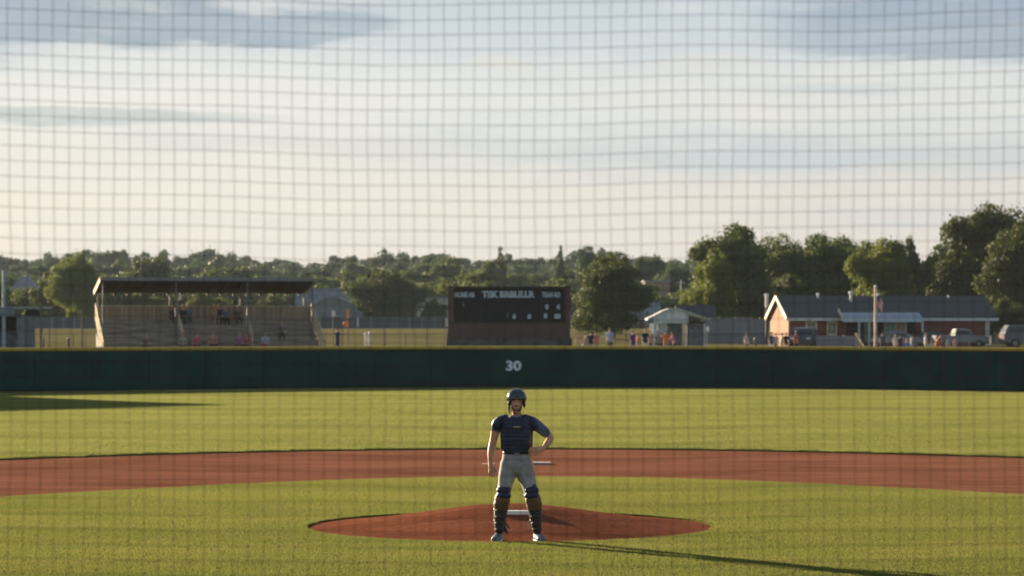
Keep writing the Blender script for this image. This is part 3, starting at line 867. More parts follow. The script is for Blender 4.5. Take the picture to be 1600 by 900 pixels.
def grandstand():
    d = 190.0
    root = empty('grandstand', P(505, d - .6, .50), 'old wooden grandstand with flat dark roof and stepped benches behind the outfield wall', 'grandstand', R(14))
    # local x runs along the front to the left (negative), y to the back
    L, D = 15.2, 5.6; z0 = .50
    def lz(z): return z - z0
    n = 6
    steps = G(); 
    bx = []
    for i in range(n):
        y = .3 + i * .8; z = lz(.75 + i * .37)
        steps.box(-L, 0, y, y + .45, z - .10, z)               # foot boards
        b = G().box(-L + .05, -.05, y + .45, y + .78, z + .26, z + .36)
        b.box(-L + .05, -.05, y + .50, y + .53, z - .05, z + .258)
        b.build('bench', M_BENCH, root)
        for k in range(8):
            x = -L + .3 + k * (L - .6) / 7; steps.box(x - .05, x + .05, y + .2, y + .28, 0, z - .102)
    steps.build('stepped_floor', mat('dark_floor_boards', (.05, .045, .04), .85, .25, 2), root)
    zt = lz(.75 + (n - 1) * .37)
    G().box(-L, 0, D - .3, D - .2, zt - .2, lz(3.85)).build('back_wall', M_WOOD, root)
    G().box(-L - .03, .03, D - .34, D - .16, lz(3.853), lz(3.92)).build('wall_cap', M_LWOOD, root)
    # mono-pitch roof, high at the front
    zf, zb = lz(5.80), lz(4.95)
    x0, x1 = -L - .05, -.30; y0, y1 = 1.7, D + .8
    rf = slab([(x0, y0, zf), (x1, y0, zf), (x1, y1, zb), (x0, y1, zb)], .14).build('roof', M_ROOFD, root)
    fa = G(); fa.box(x0 - .03, x1 + .03, y0 - .06, y0 - .004, zf - .20, zf + .04)
    fa.build('front_fascia', mat('grey_fascia', (.20, .20, .21), .7, .15), rf)
    for xx in (x0 - .07, x1 + .01):
        s = G().add([(xx, y0, zf - .30), (xx + .06, y0, zf - .30), (xx + .06, y1, zb - .30), (xx, y1, zb - .30), (xx, y0, zf + .05), (xx + .06, y0, zf + .05), (xx + .06, y1, zb + .05), (xx, y1, zb + .05)],
                    [(0, 1, 2, 3), (4, 7, 6, 5), (0, 4, 5, 1), (1, 5, 6, 2), (2, 6, 7, 3), (3, 7, 4, 0)])
        s.build('end_fascia', M_LWOOD, rf)
    raf = G()
    for k in range(16):
        x = x0 + .4 + k * (x1 - x0 - .8) / 15
        raf.bar((x, y0 + .1, zf - .26), (x, y1 - .1, zb - .26), .08, .16)
    raf.build('rafter', mat('rafter_wood', (.04, .022, .018), .85, .3), rf)
    for x in (-L + .12, -L * .66, -L * .33, -.42):
        for y, zz in ((2.0, zf - .24), (D - .1, zb - .16)):
            G().bar((x, y, 0), (x, y, zz), .11).build('post', mat('post_grey', (.16, .16, .15), .7, .2), root)
    # sloping side railings and two aisle railings
    def rail(x, ya, yb, dense, m, name='side_railing'):
        g = G(); za = lz(.75) + .37 * (ya - .3) / .8; zb_ = lz(.75) + .37 * (yb - .3) / .8
        for k in ((.95, .20), (.5, .10), (.08, .16)) if dense else ((.95, .12), (.45, .05)): g.bar((x, ya, za + k[0]), (x, yb, zb_ + k[0]), .07, k[1])
        m_ = 9 if dense else 6
        for i in range(m_ + 1):
            t = i / m_; y = ya + (yb - ya) * t; z = za + (zb_ - za) * t; g.bar((x, y, z - (.3 if dense else 0)), (x, y, z + .93), .05)
        g.build(name, m, root)
    rail(-L - .08, -.4, D - .3, True, M_LWOOD); rail(.08, -.4, D - .3, True, M_LWOOD)
    for x in (-L * .66 + .4, -L * .33 + .2):
        rail(x, .9, 3.9, False, M_LWOOD, 'aisle_railing')
    # boarded side panels under the railings
    for x in (-L - .02, .0):
        g = G().add([(x - .02, -.3, 0), (x + .02, -.3, 0), (x + .02, D - .31, 0), (x - .02, D - .31, 0), (x - .02, -.3, lz(.6)), (x + .02, -.3, lz(.6)), (x + .02, D - .31, zt - .6), (x - .02, D - .31, zt - .6)],
                    [(0, 1, 2, 3), (4, 7, 6, 5), (0, 4, 5, 1), (1, 5, 6, 2), (2, 6, 7, 3), (3, 7, 4, 0)])
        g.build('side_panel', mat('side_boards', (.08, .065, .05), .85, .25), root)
    return root
stand = grandstand()

def scoreboard():
    d = 146.0; s = FPX / d
    root = empty('scoreboard', P(797, d, .5), 'wide black scoreboard framed in brown brick above the outfield wall', 'scoreboard')
    X = lambda px: (px - 797) / s
    Z = lambda py: ZP(py, d) - .5
    x0, x1 = X(700), X(891)
    G().box(x0, X(709), 0, .55, 0, Z(450)).build('brick_pillar', M_BRICKD, root)
    G().box(X(883), x1, 0, .55, 0, Z(450)).build('brick_pillar', M_BRICKD, root)
    G().box(X(709) + .003, X(883) - .003, .02, .50, 0, Z(504)).build('brick_base', M_BRICKD, root)
    G().box(x0 - .06, x1 + .10, -.12, .70, 0, Z(528)).build('stone_plinth', mat('grey_stone', (.10, .095, .09), .9, .25, 2, bump=.5, bscale=5), root)
    G().box(x0 - .05, x1 + .05, -.06, .6, Z(450) + .003, Z(447.5)).build('top_cap', mat('brown_cap', (.06, .045, .04), .8, .2), root)
    pan = G().box(X(709) + .003, X(883) - .003, .06, .40, Z(504) + .003, Z(450) - .003).build('display_panel', mat('black_panel', (.012, .014, .015), .5, .2), root)
    g = G()
    for px in (751.5, 846): g.box(X(px) - .02, X(px) + .02, .045, .059, Z(503), Z(452))
    g.build('panel_divider', mat('divider', (.04, .035, .035), .7), pan)
    M_L = mat('score_letters', (.42, .50, .55), .6, .1)
    t = text_geo('TEK BRBLE.LR', .44, .010, .030, width=(836 - 753) / s).build('title_lettering', M_L, pan); t.location = (X(794.5), .045, Z(460))
    for px, w, txt in ((726, 31, 'HOME AB'), (861, 29, 'TEAM RO')):
        t = text_geo(txt, .36, .010, .020, width=w / s).build('caption_lettering', M_L, pan); t.location = (X(px), .045, Z(460.5))
    for px, py, c in ((803.5, 494, '6'), (827, 494.5, '0'), (852.5, 493.5, '8'), (871, 494, '00'), (854.5, 479.5, '0'), (872, 479.5, '4'), (793, 493, '1'), (724, 476, '1')):
        t = text_geo(c, .32, .010, .026).build('score_digit', M_L if px not in (793, 724) else mat('dim_digit', (.10, .13, .14), .6), pan); t.location = (X(px), .045, Z(py))
scoreboard()

def gable_house():
    d = 246.0; rz = R(7.5)
    base = .45
    fc = P(1233, d, base)                       # front left corner
    root = empty('brick_house', fc, 'long single storey red brick house with grey shingle roof and sunlit gable end', 'house', rz)
    s = FPX / d
    L, W = 18.6, 7.4; ez = ZP(494, d) - base; rzz = ZP(464.5, d + 3.6) - base
    G().box(0, L, 0, W, 0, ez - .02).build('wall', M_BRICK, root)
    # left gable end in lighter brick, the sun's warmth put into its colour
    g = G().add([(-.06, .0, 0), (-.06, W, 0), (-.06, W, ez), (-.06, W / 2, rzz - .08), (-.06, 0, ez), (-.004, 0, 0), (-.004, W, 0), (-.004, W, ez), (-.004, W / 2, rzz - .08), (-.004, 0, ez)],
                [(0, 4, 3, 2, 1), (5, 6, 7, 8, 9)] + [(i, (i + 1) % 5, 5 + (i + 1) % 5, 5 + i) for i in range(5)])
    g.build('gable_wall', M_BRICK_SUN, root)
    g = G().add([(L + .004, .0, 0), (L + .004, W, 0), (L + .004, W, ez), (L + .004, W / 2, rzz - .08), (L + .004, 0, ez), (L + .06, 0, 0), (L + .06, W, 0), (L + .06, W, ez), (L + .06, W / 2, rzz - .08), (L + .06, 0, ez)],
                [(0, 1, 2, 3, 4), (5, 9, 8, 7, 6)] + [(i, 5 + i, 5 + (i + 1) % 5, (i + 1) % 5) for i in range(5)])
    g.build('gable_wall', M_BRICK, root)
    ov = .55; sl = (rzz - ez) / (W / 2)
    roof = G()
    for sgn in (0, 1):
        ya, yb = (-ov, W / 2) if sgn == 0 else (W + ov, W / 2)
        za = ez - ov * sl
        q = [(-.32, ya, za), (L + .8, ya, za), (L + .8, yb, rzz), (-.32, yb, rzz)]
        if sgn: q = q[::-1]
        p = slab([(a, b, c + .14) for a, b, c in q], .12); roof.add(p.v, p.f)
    rf = roof.build('roof', M_SHING, root)
    fz = ez - ov * sl
    G().box(-.34, L + .82, -ov - .14, -ov - .01, fz - .16, fz + .10).build('gutter', M_TRIM, rf)
    # rake boards of the sunlit gable
    rk = G()
    for ya, yb in ((-ov - .1, W / 2), (W + ov + .1, W / 2)):
        rk.bar((-.38, ya, fz + .02), (-.38, yb, rzz + .04), .10, .34)
    rk.build('rake_board', M_CREAM, rf)
    for px, py, r in ((1292, 464, .16), (1342, 467, .22), (1390, 464, .15), (1505, 465, .10)):
        x = (px - 1233) / s * 1.0 + .1; y = W / 2 - (.35 if r < .2 else 1.1); z = rzz - .35 * sl * .5
        v = G(); v.limb([(x, y, z - .3), (x, y, z + r * 1.6)], [r * .55, r * .55], n=10); v.ball((x, y, z + r * 2.2), (r, r, r * .8)); v.build('roof_vent', M_WHITE, rf)
    X = lambda px: (px - 1233) / s / math.cos(rz) * 1.0
    Zz = lambda py: ZP(py, d) - base
    def win(pa, pb, ya, yb, fm, gm, name='window'):
        xa, xb, za, zb = X(pa), X(pb), Zz(yb), Zz(ya)
        f = G(); w = .13
        f.box(xa, xa + w, -.09, -.002, za, zb); f.box(xb - w, xb, -.09, -.002, za, zb); f.box(xa + w, xb - w, -.09, -.002, zb - w, zb); f.box(xa + w, xb - w, -.09, -.002, za, za + w)
        f.box((xa + xb) / 2 - .03, (xa + xb) / 2 + .03, -.07, -.002, za + w, zb - w)
        o = f.build(name, fm, root)
        G().box(xa + w, xb - w, -.03, -.004, za + w, zb - w).build('pane', gm, o)
    M_PANE = mat('curtained_glass', (.22, .22, .17), .3, .2)
    win(1259, 1277, 502, 524, M_CREAM, M_PANE); win(1292.5, 1309, 502, 524, M_CREAM, M_PANE)
    # porch: lower lean-to roof with pale eave on posts, dark sheet coloured as the shade beneath, with openings
    xa, xb = X(1314), X(1437); pz = Zz(492.5)
    rec = G().box(xa + .6, xb - .1, -.02, -.004, .0, pz - .3).build('porch_shade', mat('porch_shadow_wall', (.045, .028, .024), .9, .3), root)
    pr = slab([(xa - .2, -1.9, pz - .26), (xb, -1.9, pz - .26), (xb, -.57, pz + .24), (xa - .2, -.57, pz + .24)], .10).build('porch_roof', M_ROOFB, root)
    G().box(xa - .2, xb, -1.98, -1.905, pz - .62, pz - .24).build('porch_fascia', mat('pale_blue_fascia', (.42, .52, .58), .6, .1), pr)
    q = G().bar((xa - .28, -.5, pz + .5), (xa - .24, -1.95, pz - .45), .10, .30).build('porch_rake', M_CREAM, pr)
    for px in (1336, 1352, 1437):
        x = X(px); G().box(x - .07, x + .07, -1.85, -1.71, 0, pz - .45).build('porch_post', M_TRIM, root)
    def panel(pa, pb, ya, yb, m, name, y=-.05):
        return G().box(X(pa), X(pb), y, y + .04, Zz(yb), Zz(ya)).build(name, m, root)
    panel(1338, 1349, 504, 535, M_DARK, 'doorway'); panel(1352, 1366, 501, 535, mat('pale_green_panel', (.20, .25, .19), .7, .25, 3), 'wall_panel'); panel(1371, 1382, 504, 522, M_DARK, 'dark_window')
    w = panel(1384, 1420, 502, 522, M_CREAM, 'shop_window', -.08)
    for i, c in enumerate(((.20, .34, .33), (.14, .30, .27), (.42, .30, .25), (.36, .26, .22))):
        G().box(X(1386 + i * 8.2), X(1393 + i * 8.2), -.10, -.082, Zz(520), Zz(504.5)).build('poster', mat('poster_%d' % i, c, .5, .3, 5), w)
    G().box(L - .25, L + .1, -.16, -.01, 0, ez - .3).build('downpipe', M_TRIM, root)
gable_house()

def boxy(name, px0, px1, ytop, d, depth, base, wm, label, cat, roof=None, rm=None, eave=None, rz=0, ov=.3):
    """simple house: walls, a roof ('gable', 'hip', 'flat'), windows and a door as parts"""
    x0 = (px0 - 800) / FPX * d; L = (px1 - px0) / FPX * d
    root = empty(name, (x0, d, base), label, cat, rz)
    zt = ZP(ytop, d) - base; ze = (ZP(eave, d) - base) if eave else zt
    G().box(0, L, 0, depth, -.5, ze - .02).build('wall', wm, root)
    if roof == 'flat':
        G().box(-ov, L + ov, -ov, depth + ov, ze + .003, ze + .28).build('roof', rm, root)
    elif roof == 'gable':
        g = G()
        for a, b in ((-ov, depth / 2), (depth + ov, depth / 2)):
            q = [(-ov, a, ze), (L + ov, a, ze), (L + ov, b, zt), (-ov, b, zt)]
            if a > 0: q = q[::-1]
            p = slab(q, .15); g.add(p.v, p.f)
        g.build('roof', rm, root)
        for xx in (0.0, L - .1):
            G().add([(xx, 0, ze - .02), (xx + .1, 0, ze - .02), (xx + .1, depth, ze - .02), (xx, depth, ze - .02), (xx, depth / 2, zt - .16), (xx + .1, depth / 2, zt - .16)],
                    [(0, 1, 2, 3), (0, 4, 5, 1), (3, 2, 5, 4), (0, 3, 4), (1, 5, 2)]).build('gable', wm, root)
    elif roof == 'hip':
        r = min(depth / 2, L / 2.2) * .9
        a = [(-ov, -ov, ze), (L + ov, -ov, ze), (L + ov, depth + ov, ze), (-ov, depth + ov, ze), (r, depth / 2, zt), (L - r, depth / 2, zt)]
        G().add(a, [(0, 1, 5, 4), (1, 2, 5), (2, 3, 4, 5), (3, 0, 4), (3, 2, 1, 0)]).build('roof', rm, root)
    nwin = max(1, int(L / 4))
    for i in range(nwin):
        x = L * (i + .5) / nwin
        w = G().box(x - .55, x + .55, -.06, -.002, ze - 2.0, ze - .8).build('window', M_TRIM, root)
        G().box(x - .47, x + .47, -.075, -.062, ze - 1.92, ze - .88).build('pane', M_GLASS, w)
    return root, L, ze, zt

M_ROOFG = mat('grey_roof', (.16, .18, .20), .7, .15, 1)
M_SIDE = mat('grey_siding', (.16, .185, .20), .7, .15, 1)
boxy('house', 6, 62, 431, 600, 9, 3.4, M_SIDE, 'pale grey hip roofed house among trees at the far left', 'house', 'hip', M_ROOFG, 462)
boxy('house', 462, 545, 450, 470, 8, 1.9, M_SIDE, 'wide blue-grey roofed house right behind the grandstand', 'house', 'gable', M_ROOFG, 488)
r_, L_, ze_, zt_ = boxy('storage_barn', 492, 566, 486, 440, 7, 1.8, mat('barn_siding', (.14, .17, .19), .7, .15, 1), 'low grey barn with a pale arched roof in front of the wide roofed house', 'barn', None, None)
def arch():
    g = G(); n = 14; w = L_ * .96
    def a(t): return (t * w, (math.sin(math.pi * min(1, t * 1.0 + .08)) ** .7) * 2.6 * (1 - t * .25))
    vs = []; 
    for i in range(n + 1):
        x, z = a(i / n * .92); vs += [(x, -.3, ze_ + z), (x, 7, ze_ + z), (x, -.3, ze_ + z - .18), (x, 7, ze_ + z - .18)]
    fs = []
    for i in range(n):
        k = i * 4; fs += [(k, k + 4, k + 5, k + 1), (k + 2, k + 3, k + 7, k + 6), (k, k + 2, k + 6, k + 4), (k + 1, k + 5, k + 7, k + 3)]
    fs += [(0, 1, 3, 2), (n * 4, n * 4 + 2, n * 4 + 3, n * 4 + 1)]
    g.add(vs, fs).build('arched_roof', mat('arch_metal', (.18, .215, .24), .45, .1), r_)
    g = G(); top = [(a(i / n * .92)[0], 0, ze_ + a(i / n * .92)[1] - .19) for i in range(n + 1)]
    bot = [(p[0], 0, ze_ - .02) for p in top]
    vs = top + bot + [(x, .1, z) for x, _, z in top + bot]; m = n + 1
    g.add(vs, [(i, m + i, m + i + 1, i + 1) for i in range(n)] + [(2 * m + i, 2 * m + i + 1, 3 * m + i + 1, 3 * m + i) for i in range(n)]); g.build('gable', M_SIDE, r_)
arch()
boxy('shed', 652, 712, 466, 480, 7, 2.0, mat('pale_shed_wall', (.36, .38, .34), .7, .15, 1), 'flat roofed grey building left of the scoreboard behind the small dark bush', 'shed', 'flat', M_ROOFG)
boxy('brick_building', 1008, 1046, 440, 590, 12, 3.0, brick_mat('mauve_brick', (.20, .12, .11), (.16, .10, .095), (.20, .16, .15)), 'two storey mauve brick building far behind the gazebo', 'building', 'flat', M_ROOFG)
boxy('brick_building', 1050, 1110, 452, 610, 12, 3.2, brick_mat('mauve_brick', (.2, .1, .1), (.1, .1, .1), (.2, .2, .2)), 'lower long brick building half hidden by the thin sapling', 'building', 'flat', M_ROOFG)
boxy('house', 975, 1030, 472, 420, 8, 1.9, M_SIDE, 'grey house low behind the right edge of the big round dark tree', 'house', 'gable', M_ROOFG, 490)
boxy('shed', 1062, 1116, 476, 300, 6, .8, mat('dark_shed_wall', (.06, .06, .065), .8, .2), 'dark gable roofed shed behind the right of the gazebo', 'shed', 'gable', mat('black_roof', (.035, .035, .04), .8, .2), 494)

def gazebo():
    d = 252.0; s = FPX / d; base = .5
    root = empty('gazebo', P(1051, d, base), 'small pale blue shelter with low curved gable roof right of the big round dark tree', 'gazebo')
    X = lambda px: (px - 1051) / s
    Z = lambda py: ZP(py, d) - base
    ze, zt = Z(498), Z(481.5)
    W = X(1107); D = 2.6
    cur = [(-41, 497.5), (-30, 492.5), (-18, 486), (-8, 482.3), (0, 481.5), (8, 482.2), (20, 486.2), (36, 491.8), (56, 498)]
    top = [(a_ / s, Z(z)) for a_, z in cur]; n = len(top)
    vs = [(x, y, z + dz) for y in (-D, D) for dz in (0, -.16) for x, z in top]
    fs = []
    for i in range(n - 1):
        fs += [(i, i + 1, 2 * n + i + 1, 2 * n + i), (n + i, 3 * n + i, 3 * n + i + 1, n + i + 1), (i, n + i, n + i + 1, i + 1), (2 * n + i, 2 * n + i + 1, 3 * n + i + 1, 3 * n + i)]
    fs += [(0, 2 * n, 3 * n, n), (n - 1, 2 * n - 1, 4 * n - 1, 3 * n - 1)]
    G().add(vs, fs).build('roof', mat('pale_roof', (.40, .42, .40), .7, .12, 2), root)
    x0_, x1_ = X(1019), X(1073); inn = [(x0_, float(np.interp(x0_, [q[0] for q in top], [q[1] for q in top])))] + [q for q in top if x0_ < q[0] < x1_] + [(x1_, float(np.interp(x1_, [q[0] for q in top], [q[1] for q in top])))]
    inn = [(x, z - .165) for x, z in inn]; zb_ = ze - .42; n = len(inn)
    vs = [(x, y, z) for y in (-D + .15, -D + .27) for x, z in inn] + [(x, y, min(zb_, z - .01)) for y in (-D + .15, -D + .27) for x, z in inn]
    G().add(vs, [f for i in range(n - 1) for f in ((i, 2 * n + i, 2 * n + i + 1, i + 1), (n + i, n + i + 1, 3 * n + i + 1, 3 * n + i), (2 * n + i, 3 * n + i, 3 * n + i + 1, 2 * n + i + 1))]).build('gable', M_PAINTBL, root)
    for px, w, m in ((1021, 7, M_PAINTBL), (1067.5, 5, M_CREAM), (1098, 2.5, M_TRIM)):
        for y in (-D + .28, D * .7):
            G().box(X(px - w / 2), X(px + w / 2), y, y + .25, 0, ze - .43).build('post', m, root)
    G().box(X(1025), X(1040), -D + .6, -D + .7, 0, ze - .4).build('wall_panel', mat('bluish_panel', (.40, .45, .47), .7, .2), root)
    G().box(X(1040) + .003, X(1064), -D + .8, -D + .9, 0, ze - .4).build('screen_panel', mat('green_screen', (.10, .13, .12), .8, .2), root)
    G().box(X(1072), X(1101), -D * .3, D * .3, 0, ze - .5).build('store_room', mat('dark_blue_wall', (.13, .16, .20), .7, .2), root)
    G().box(X(1071), X(1102), -D * .34, D * .34, ze - .49, ze - .25).build('store_roof', M_DARK, root)
gazebo()

def long_fence(name, px0, px1, ytop, ybot, d, m, label, wave=0, th=.08, n=10, posts=True, cat='fence', slant=0):
    x0 = (px0 - 800) / FPX * d; x1 = (px1 - 800) / FPX * d
    zb = ZP(ybot, d); zt = ZP(ytop, d)
    root = empty(name, (x0, d, zb), label, cat)
    g = G(); L = x1 - x0
    for i in range(n):
        a = L * i / n; b = L * (i + 1) / n; k = wave * (mnoise.noise(Vector((i * .7, 3, 1))))
        g.box(a + .01, b - .01, -th / 2 + .02 * (i % 2), th / 2, -.6, zt - zb + k)
    g.build('panel', m, root)
    if posts:
        for i in range(n + 1):
            a = L * i / n; G().box(a - .06, a + .06, -th / 2 - .12, -th / 2 - .01, -.6, zt - zb + .08).build('post', M_STEEL, root)
long_fence('metal_fence', 1098, 1200, 497, 528, 268, M_GREYM, 'tall grey corrugated fence between the gazebo and the brick house', .25, n=8)
M_BF = plank_mat('grey_boards', (.10, .115, .12), 0, .3, .1, .2)
long_fence('board_fence', -60, 152, 495.5, 514.5, 398, M_BF, 'grey boundary fence beyond the dry field left of the grandstand', .1, n=12)
long_fence('board_fence', 440, 720, 495.5, 514.5, 400, M_BF, 'grey boundary fence beyond the dry field below the broad dark tree', .1, n=14)
long_fence('board_fence', 890, 1010, 505, 516, 395, mat('brown_boards', (.13, .09, .06), .8, .25), 'low brown fence behind the spectators right of the scoreboard', .05, n=6)
long_fence('low_wall', 1276, 1340, 525, 549, 236, plank_mat('lilac_panels', (.25, .24, .28), 2, .5, .05, .1), 'low lilac grey panel wall in front of the brick house windows', 0, n=3, cat='wall')
long_fence('board_fence', 1548, 1700, 526, 545, 262, M_BF, 'dark low fence behind the car at the far right', .05, n=6)

def chain_fence(px0, px1, d, step, label, tops=()):
    z0 = .5; x0 = (px0 - 800) / FPX * d; x1 = (px1 - 800) / FPX * d; L = x1 - x0; h = ZP(522, d) - z0
    root = empty('chain_link_fence', (x0, d, z0), label, 'fence')
    n = max(1, int(round((px1 - px0) / step))); mp = mat('fence_pipe', (.07, .065, .06), .6, .2)
    for i in range(n + 1):
        x = L * i / n; hh = h + (.9 if (i in tops) else .05)
        G().bar((x, 0, 0), (x, 0, hh), .075 if i in tops else .06, n=6).build('post', mp, root)
    g = G().bar((0, 0, h), (L, 0, h), .05, n=6); g.bar((0, 0, h * .42), (L, 0, h * .42), .035, n=6); g.build('rail', mp, root)
    g = G(); k = .16; t = 0
    while t < L:                       # diamond mesh wires, coarse
        for a, b in (((t, .03, 0), (t + h, .03, h)), ((t + h, .035, 0), (t, .035, h))):
            a = list(a); b = list(b)
            if max(a[0], b[0]) <= L: g.bar(a, b, .006, n=3)
        t += k
    g.build('wire_mesh', mat('wire', (.16, .16, .15), .5, .1, metal=.6), root)
chain_fence(40, 152, 222, 34, 'dark chain-link fence left of the grandstand on the dry field', (1,))
chain_fence(502, 700, 222, 33, 'dark chain-link fence between the grandstand and the scoreboard', (1, 3, 5))
chain_fence(900, 1232, 226, 30, 'dark chain-link fence behind the spectators in front of the gazebo', ())
chain_fence(1345, 1600, 226, 42, 'dark chain-link fence in front of the parked cars', ())

def pole(name, px, ytop, d, w, m, label, cat='pole', base=.5, taper=.7):
    x = (px - 800) / FPX * d; H = ZP(ytop, d) - base; W = w / FPX * d / 2
    root = empty(name, (x, d, base), label, cat)
    g = G(); g.limb([(0, 0, -.1), (0, 0, H * .5), (0, 0, H)], [W, W * (1 + taper) / 2, W * taper], n=10)
    g.build('shaft', m, root); return root, H, W
M_POLE = mat('grey_pole', (.34, .36, .37), .6, .12); M_BROWN = mat('brown_post', (.15, .11, .08), .85, .25)
rt, H, W = pole('light_pole', 6, 424, 150, 6.5, mat('pale_blue_pole', (.30, .37, .40), .6, .1), 'pale grey-blue pole rising beside the hut at the left edge', 'pole')
pole('wooden_post', 128, 484, 221, 3.5, M_BROWN, 'tall brown wooden post in the fence left of the grandstand', 'post')
rt, H, W = pole('utility_pole', 1082, 452, 420, 3.0, M_POLE, 'pale utility pole behind the gazebo roof', 'pole', base=1.8)
G().bar((-.9, 0, H - .5), (.9, 0, H - .5), .12).build('crossarm', M_POLE, rt)
rt, H, W = pole('utility_pole', 1064, 438, 560, 2.6, M_POLE, 'thin far utility pole between the two brick buildings', 'pole', base=2.6)
G().bar((-.9, 0, H - .5), (.9, 0, H - .5), .12).build('crossarm', M_POLE, rt)
rt, H, W = pole('vent_stack', 1198, 461, 262, 5.0, mat('stack_dark', (.05, .055, .06), .7, .08), 'white capped stack just left of the sunlit gable', 'stack')
G().limb([(0, 0, H - 1.1), (0, 0, H)], [W * 1.12, W * 1.0], n=12, sub=1).build('flue', M_WHITE, rt)
G().ball((0, 0, H + .02), (W * 1.5, W * 1.5, W * .8)).build('cap', M_WHITE, rt)
# flagpole with a hanging flag
rt, H, W = pole('flagpole', 1368, 449, 228, 5.0, mat('pinkish_pole', (.55, .42, .35), .7, .12), 'thick pale flagpole with a drooping flag in front of the brick house', 'flagpole', base=.5, taper=.75)
G().ball((0, 0, H + .06), W * 1.0).build('finial', M_WHITE, rt)
def flag():
    f = M_FLAG = bpy.data.materials.new('flag_cloth'); f.use_nodes = True
    g = NT(f.node_tree); b = g.N['Principled BSDF']; tc = g.new('ShaderNodeTexCoord'); sp = g.new('ShaderNodeSeparateXYZ'); g.L.new(tc.outputs['UV'], sp.inputs[0])
    st = g.math('LESS_THAN', g.math('FRACT', g.math('MULTIPLY', sp.outputs[1], 6.5)), .54)
    c = g.mix(st, (.75, .68, .66), (.50, .12, .12))
    cn = g.math('MULTIPLY', g.math('LESS_THAN', sp.outputs[0], .4), g.math('GREATER_THAN', sp.outputs[1], .46))
    g.put(b.inputs['Base Color'], g.mix(cn, c, (.05, .06, .16))); b.inputs['Roughness'].default_value = .8
    nu, nv = 16, 10; vs = []; uv = []
    for i in range(nu + 1):
        for j in range(nv + 1):
            u = i / nu; v = j / nv
            x = .12 + u * .50 * (1 - .25 * (1 - v)); z = -(1 - v) * 1.0 - u * .75 - .05
            vs.append((x, .09 * math.sin(u * 9 + v * 1.5) * u ** .3, z)); uv.append((u, v))
    fs = [(i * (nv + 1) + j, (i + 1) * (nv + 1) + j, (i + 1) * (nv + 1) + j + 1, i * (nv + 1) + j + 1) for i in range(nu) for j in range(nv)]
    o = mesh_obj('flag', vs, fs, f, rt, smooth=True); o.location = (W * .4, -.05, H - .45)
    ul = o.data.uv_layers.new(name='uv')
    for l in o.data.loops: ul.data[l.index].uv = uv[l.vertex_index]
flag()

def signpost(px, ytop, ybot, w, d, c, label, round_=False, name='sign_post'):
    rt, H, W = pole(name, px, ytop, d, 1.6, mat('post_dark', (.08, .075, .07), .7, .2), label, 'sign', taper=1)
    zt = ZP(ytop, d) - .5; zb = ZP(ybot, d) - .5; ww = w / FPX * d / 2
    m = mat('sign_' + name + str(px), c, .5, .08)
    g = G()
    if round_: g.ball((0, -.06, (zt + zb) / 2), (ww, .04, (zt - zb) / 2))
    else: g.box(-ww, ww, -.09, -.05, zb, zt)
    g.build('sign_board', m, rt); return rt
signpost(521, 485, 495, 6, 223, (.62, .60, .52), 'small cream sign on a post right of the grandstand', True)
o_ = signpost(543.5, 483.5, 498, 4.5, 223, (.75, .22, .07), 'narrow orange marker board on a post with an orange disc below')
G().ball((-.15, -.1, ZP(506, 223) - .5), (.24, .08, .24)).build('orange_disc', mat('orange_disc', (.8, .20, .05), .5, .05), o_)
signpost(1105.5, 510, 519, 6, 224, (.78, .76, .68), 'small white rounded sign on a post before the corrugated fence', True)
signpost(698, 497, 510, 5, 224, (.60, .55, .48), 'pale box on a post against the left side of the scoreboard')
signpost(559, 496, 510, 2.4, 390, (.5, .52, .52), 'small pale notice on the far grey fence')

def bin_(px, d, w, h, c, label, name='trash_bin'):
    r = w / FPX * d / 2; rt = empty(name, P(px, d, .5), label, 'bin'); H = h
    G().limb([(0, 0, .02), (0, 0, H * .5), (0, 0, H * .85)], [r * .8, r * .92, r], n=14).build('bin_body', mat('bin_%d' % px, c, .5, .1), rt)
    G().limb([(0, 0, H * .87), (0, 0, H * .95)], [r * 1.05, r * .8], n=14).build('lid', mat('bin_lid_%d' % px, tuple(v * .8 for v in c), .5, .1), rt)
bin_(572, 224, 6, 1.35, (.62, .56, .46), 'cream bin standing on the dry field, left of its pair')
bin_(578, 223, 5, 1.45, (.68, .63, .54), 'taller cream bin standing on the dry field, right of its pair')
bin_(1180, 224, 5, .95, (.16, .15, .13), 'dark squat bin beside the corrugated fence')
bin_(107, 223, 4, .95, (.05, .05, .05), 'black stubby bin in the fence line left of the grandstand')
bin_(68, 223, 3, 1.0, (.05, .05, .05), 'thin black bin near the concession hut')

def hut():
    d = 150.0; s = FPX / d; base = .5
    root = empty('concession_hut', P(0, d, base), 'low grey hut with flat overhanging roof and dark opening at the left edge', 'hut')
    X = lambda px: px / s
    Z = lambda py: ZP(py, d) - base
    G().box(X(-90), X(38), .4, 3.4, 0, Z(493)).build('wall', mat('hut_wall', (.13, .15, .17), .8, .2, 2), root)
    rf = G().box(X(-95), X(63), 1.2, 3.9, Z(482), Z(479)).build('roof', mat('hut_roof', (.24, .27, .28), .6, .15), root)
    G().box(X(-95), X(20), -.1, .35, Z(494), Z(480)).build('awning', mat('hut_awning', (.15, .20, .21), .6, .15), root)
    G().box(X(-85), X(24), .34, .398, Z(517), Z(495)).build('serving_opening', M_DARK, root)
    G().box(X(-85), X(25), .1, .39, Z(519), Z(517) - .003).build('counter', M_BROWN, root)
    G().box(X(25), X(37), .25, .39, 0, Z(496)).build('pilaster', mat('hut_pilaster', (.17, .20, .22), .8, .15), root)
    G().box(X(53), X(55.5), 2.0, 2.12, 0, Z(482) - .003).build('post', M_STEEL, root)
    G().box(X(30), X(52), 2.0, 2.1, Z(493), Z(483)).build('side_panel', mat('hut_side', (.05, .055, .05), .8, .2), root)
hut()

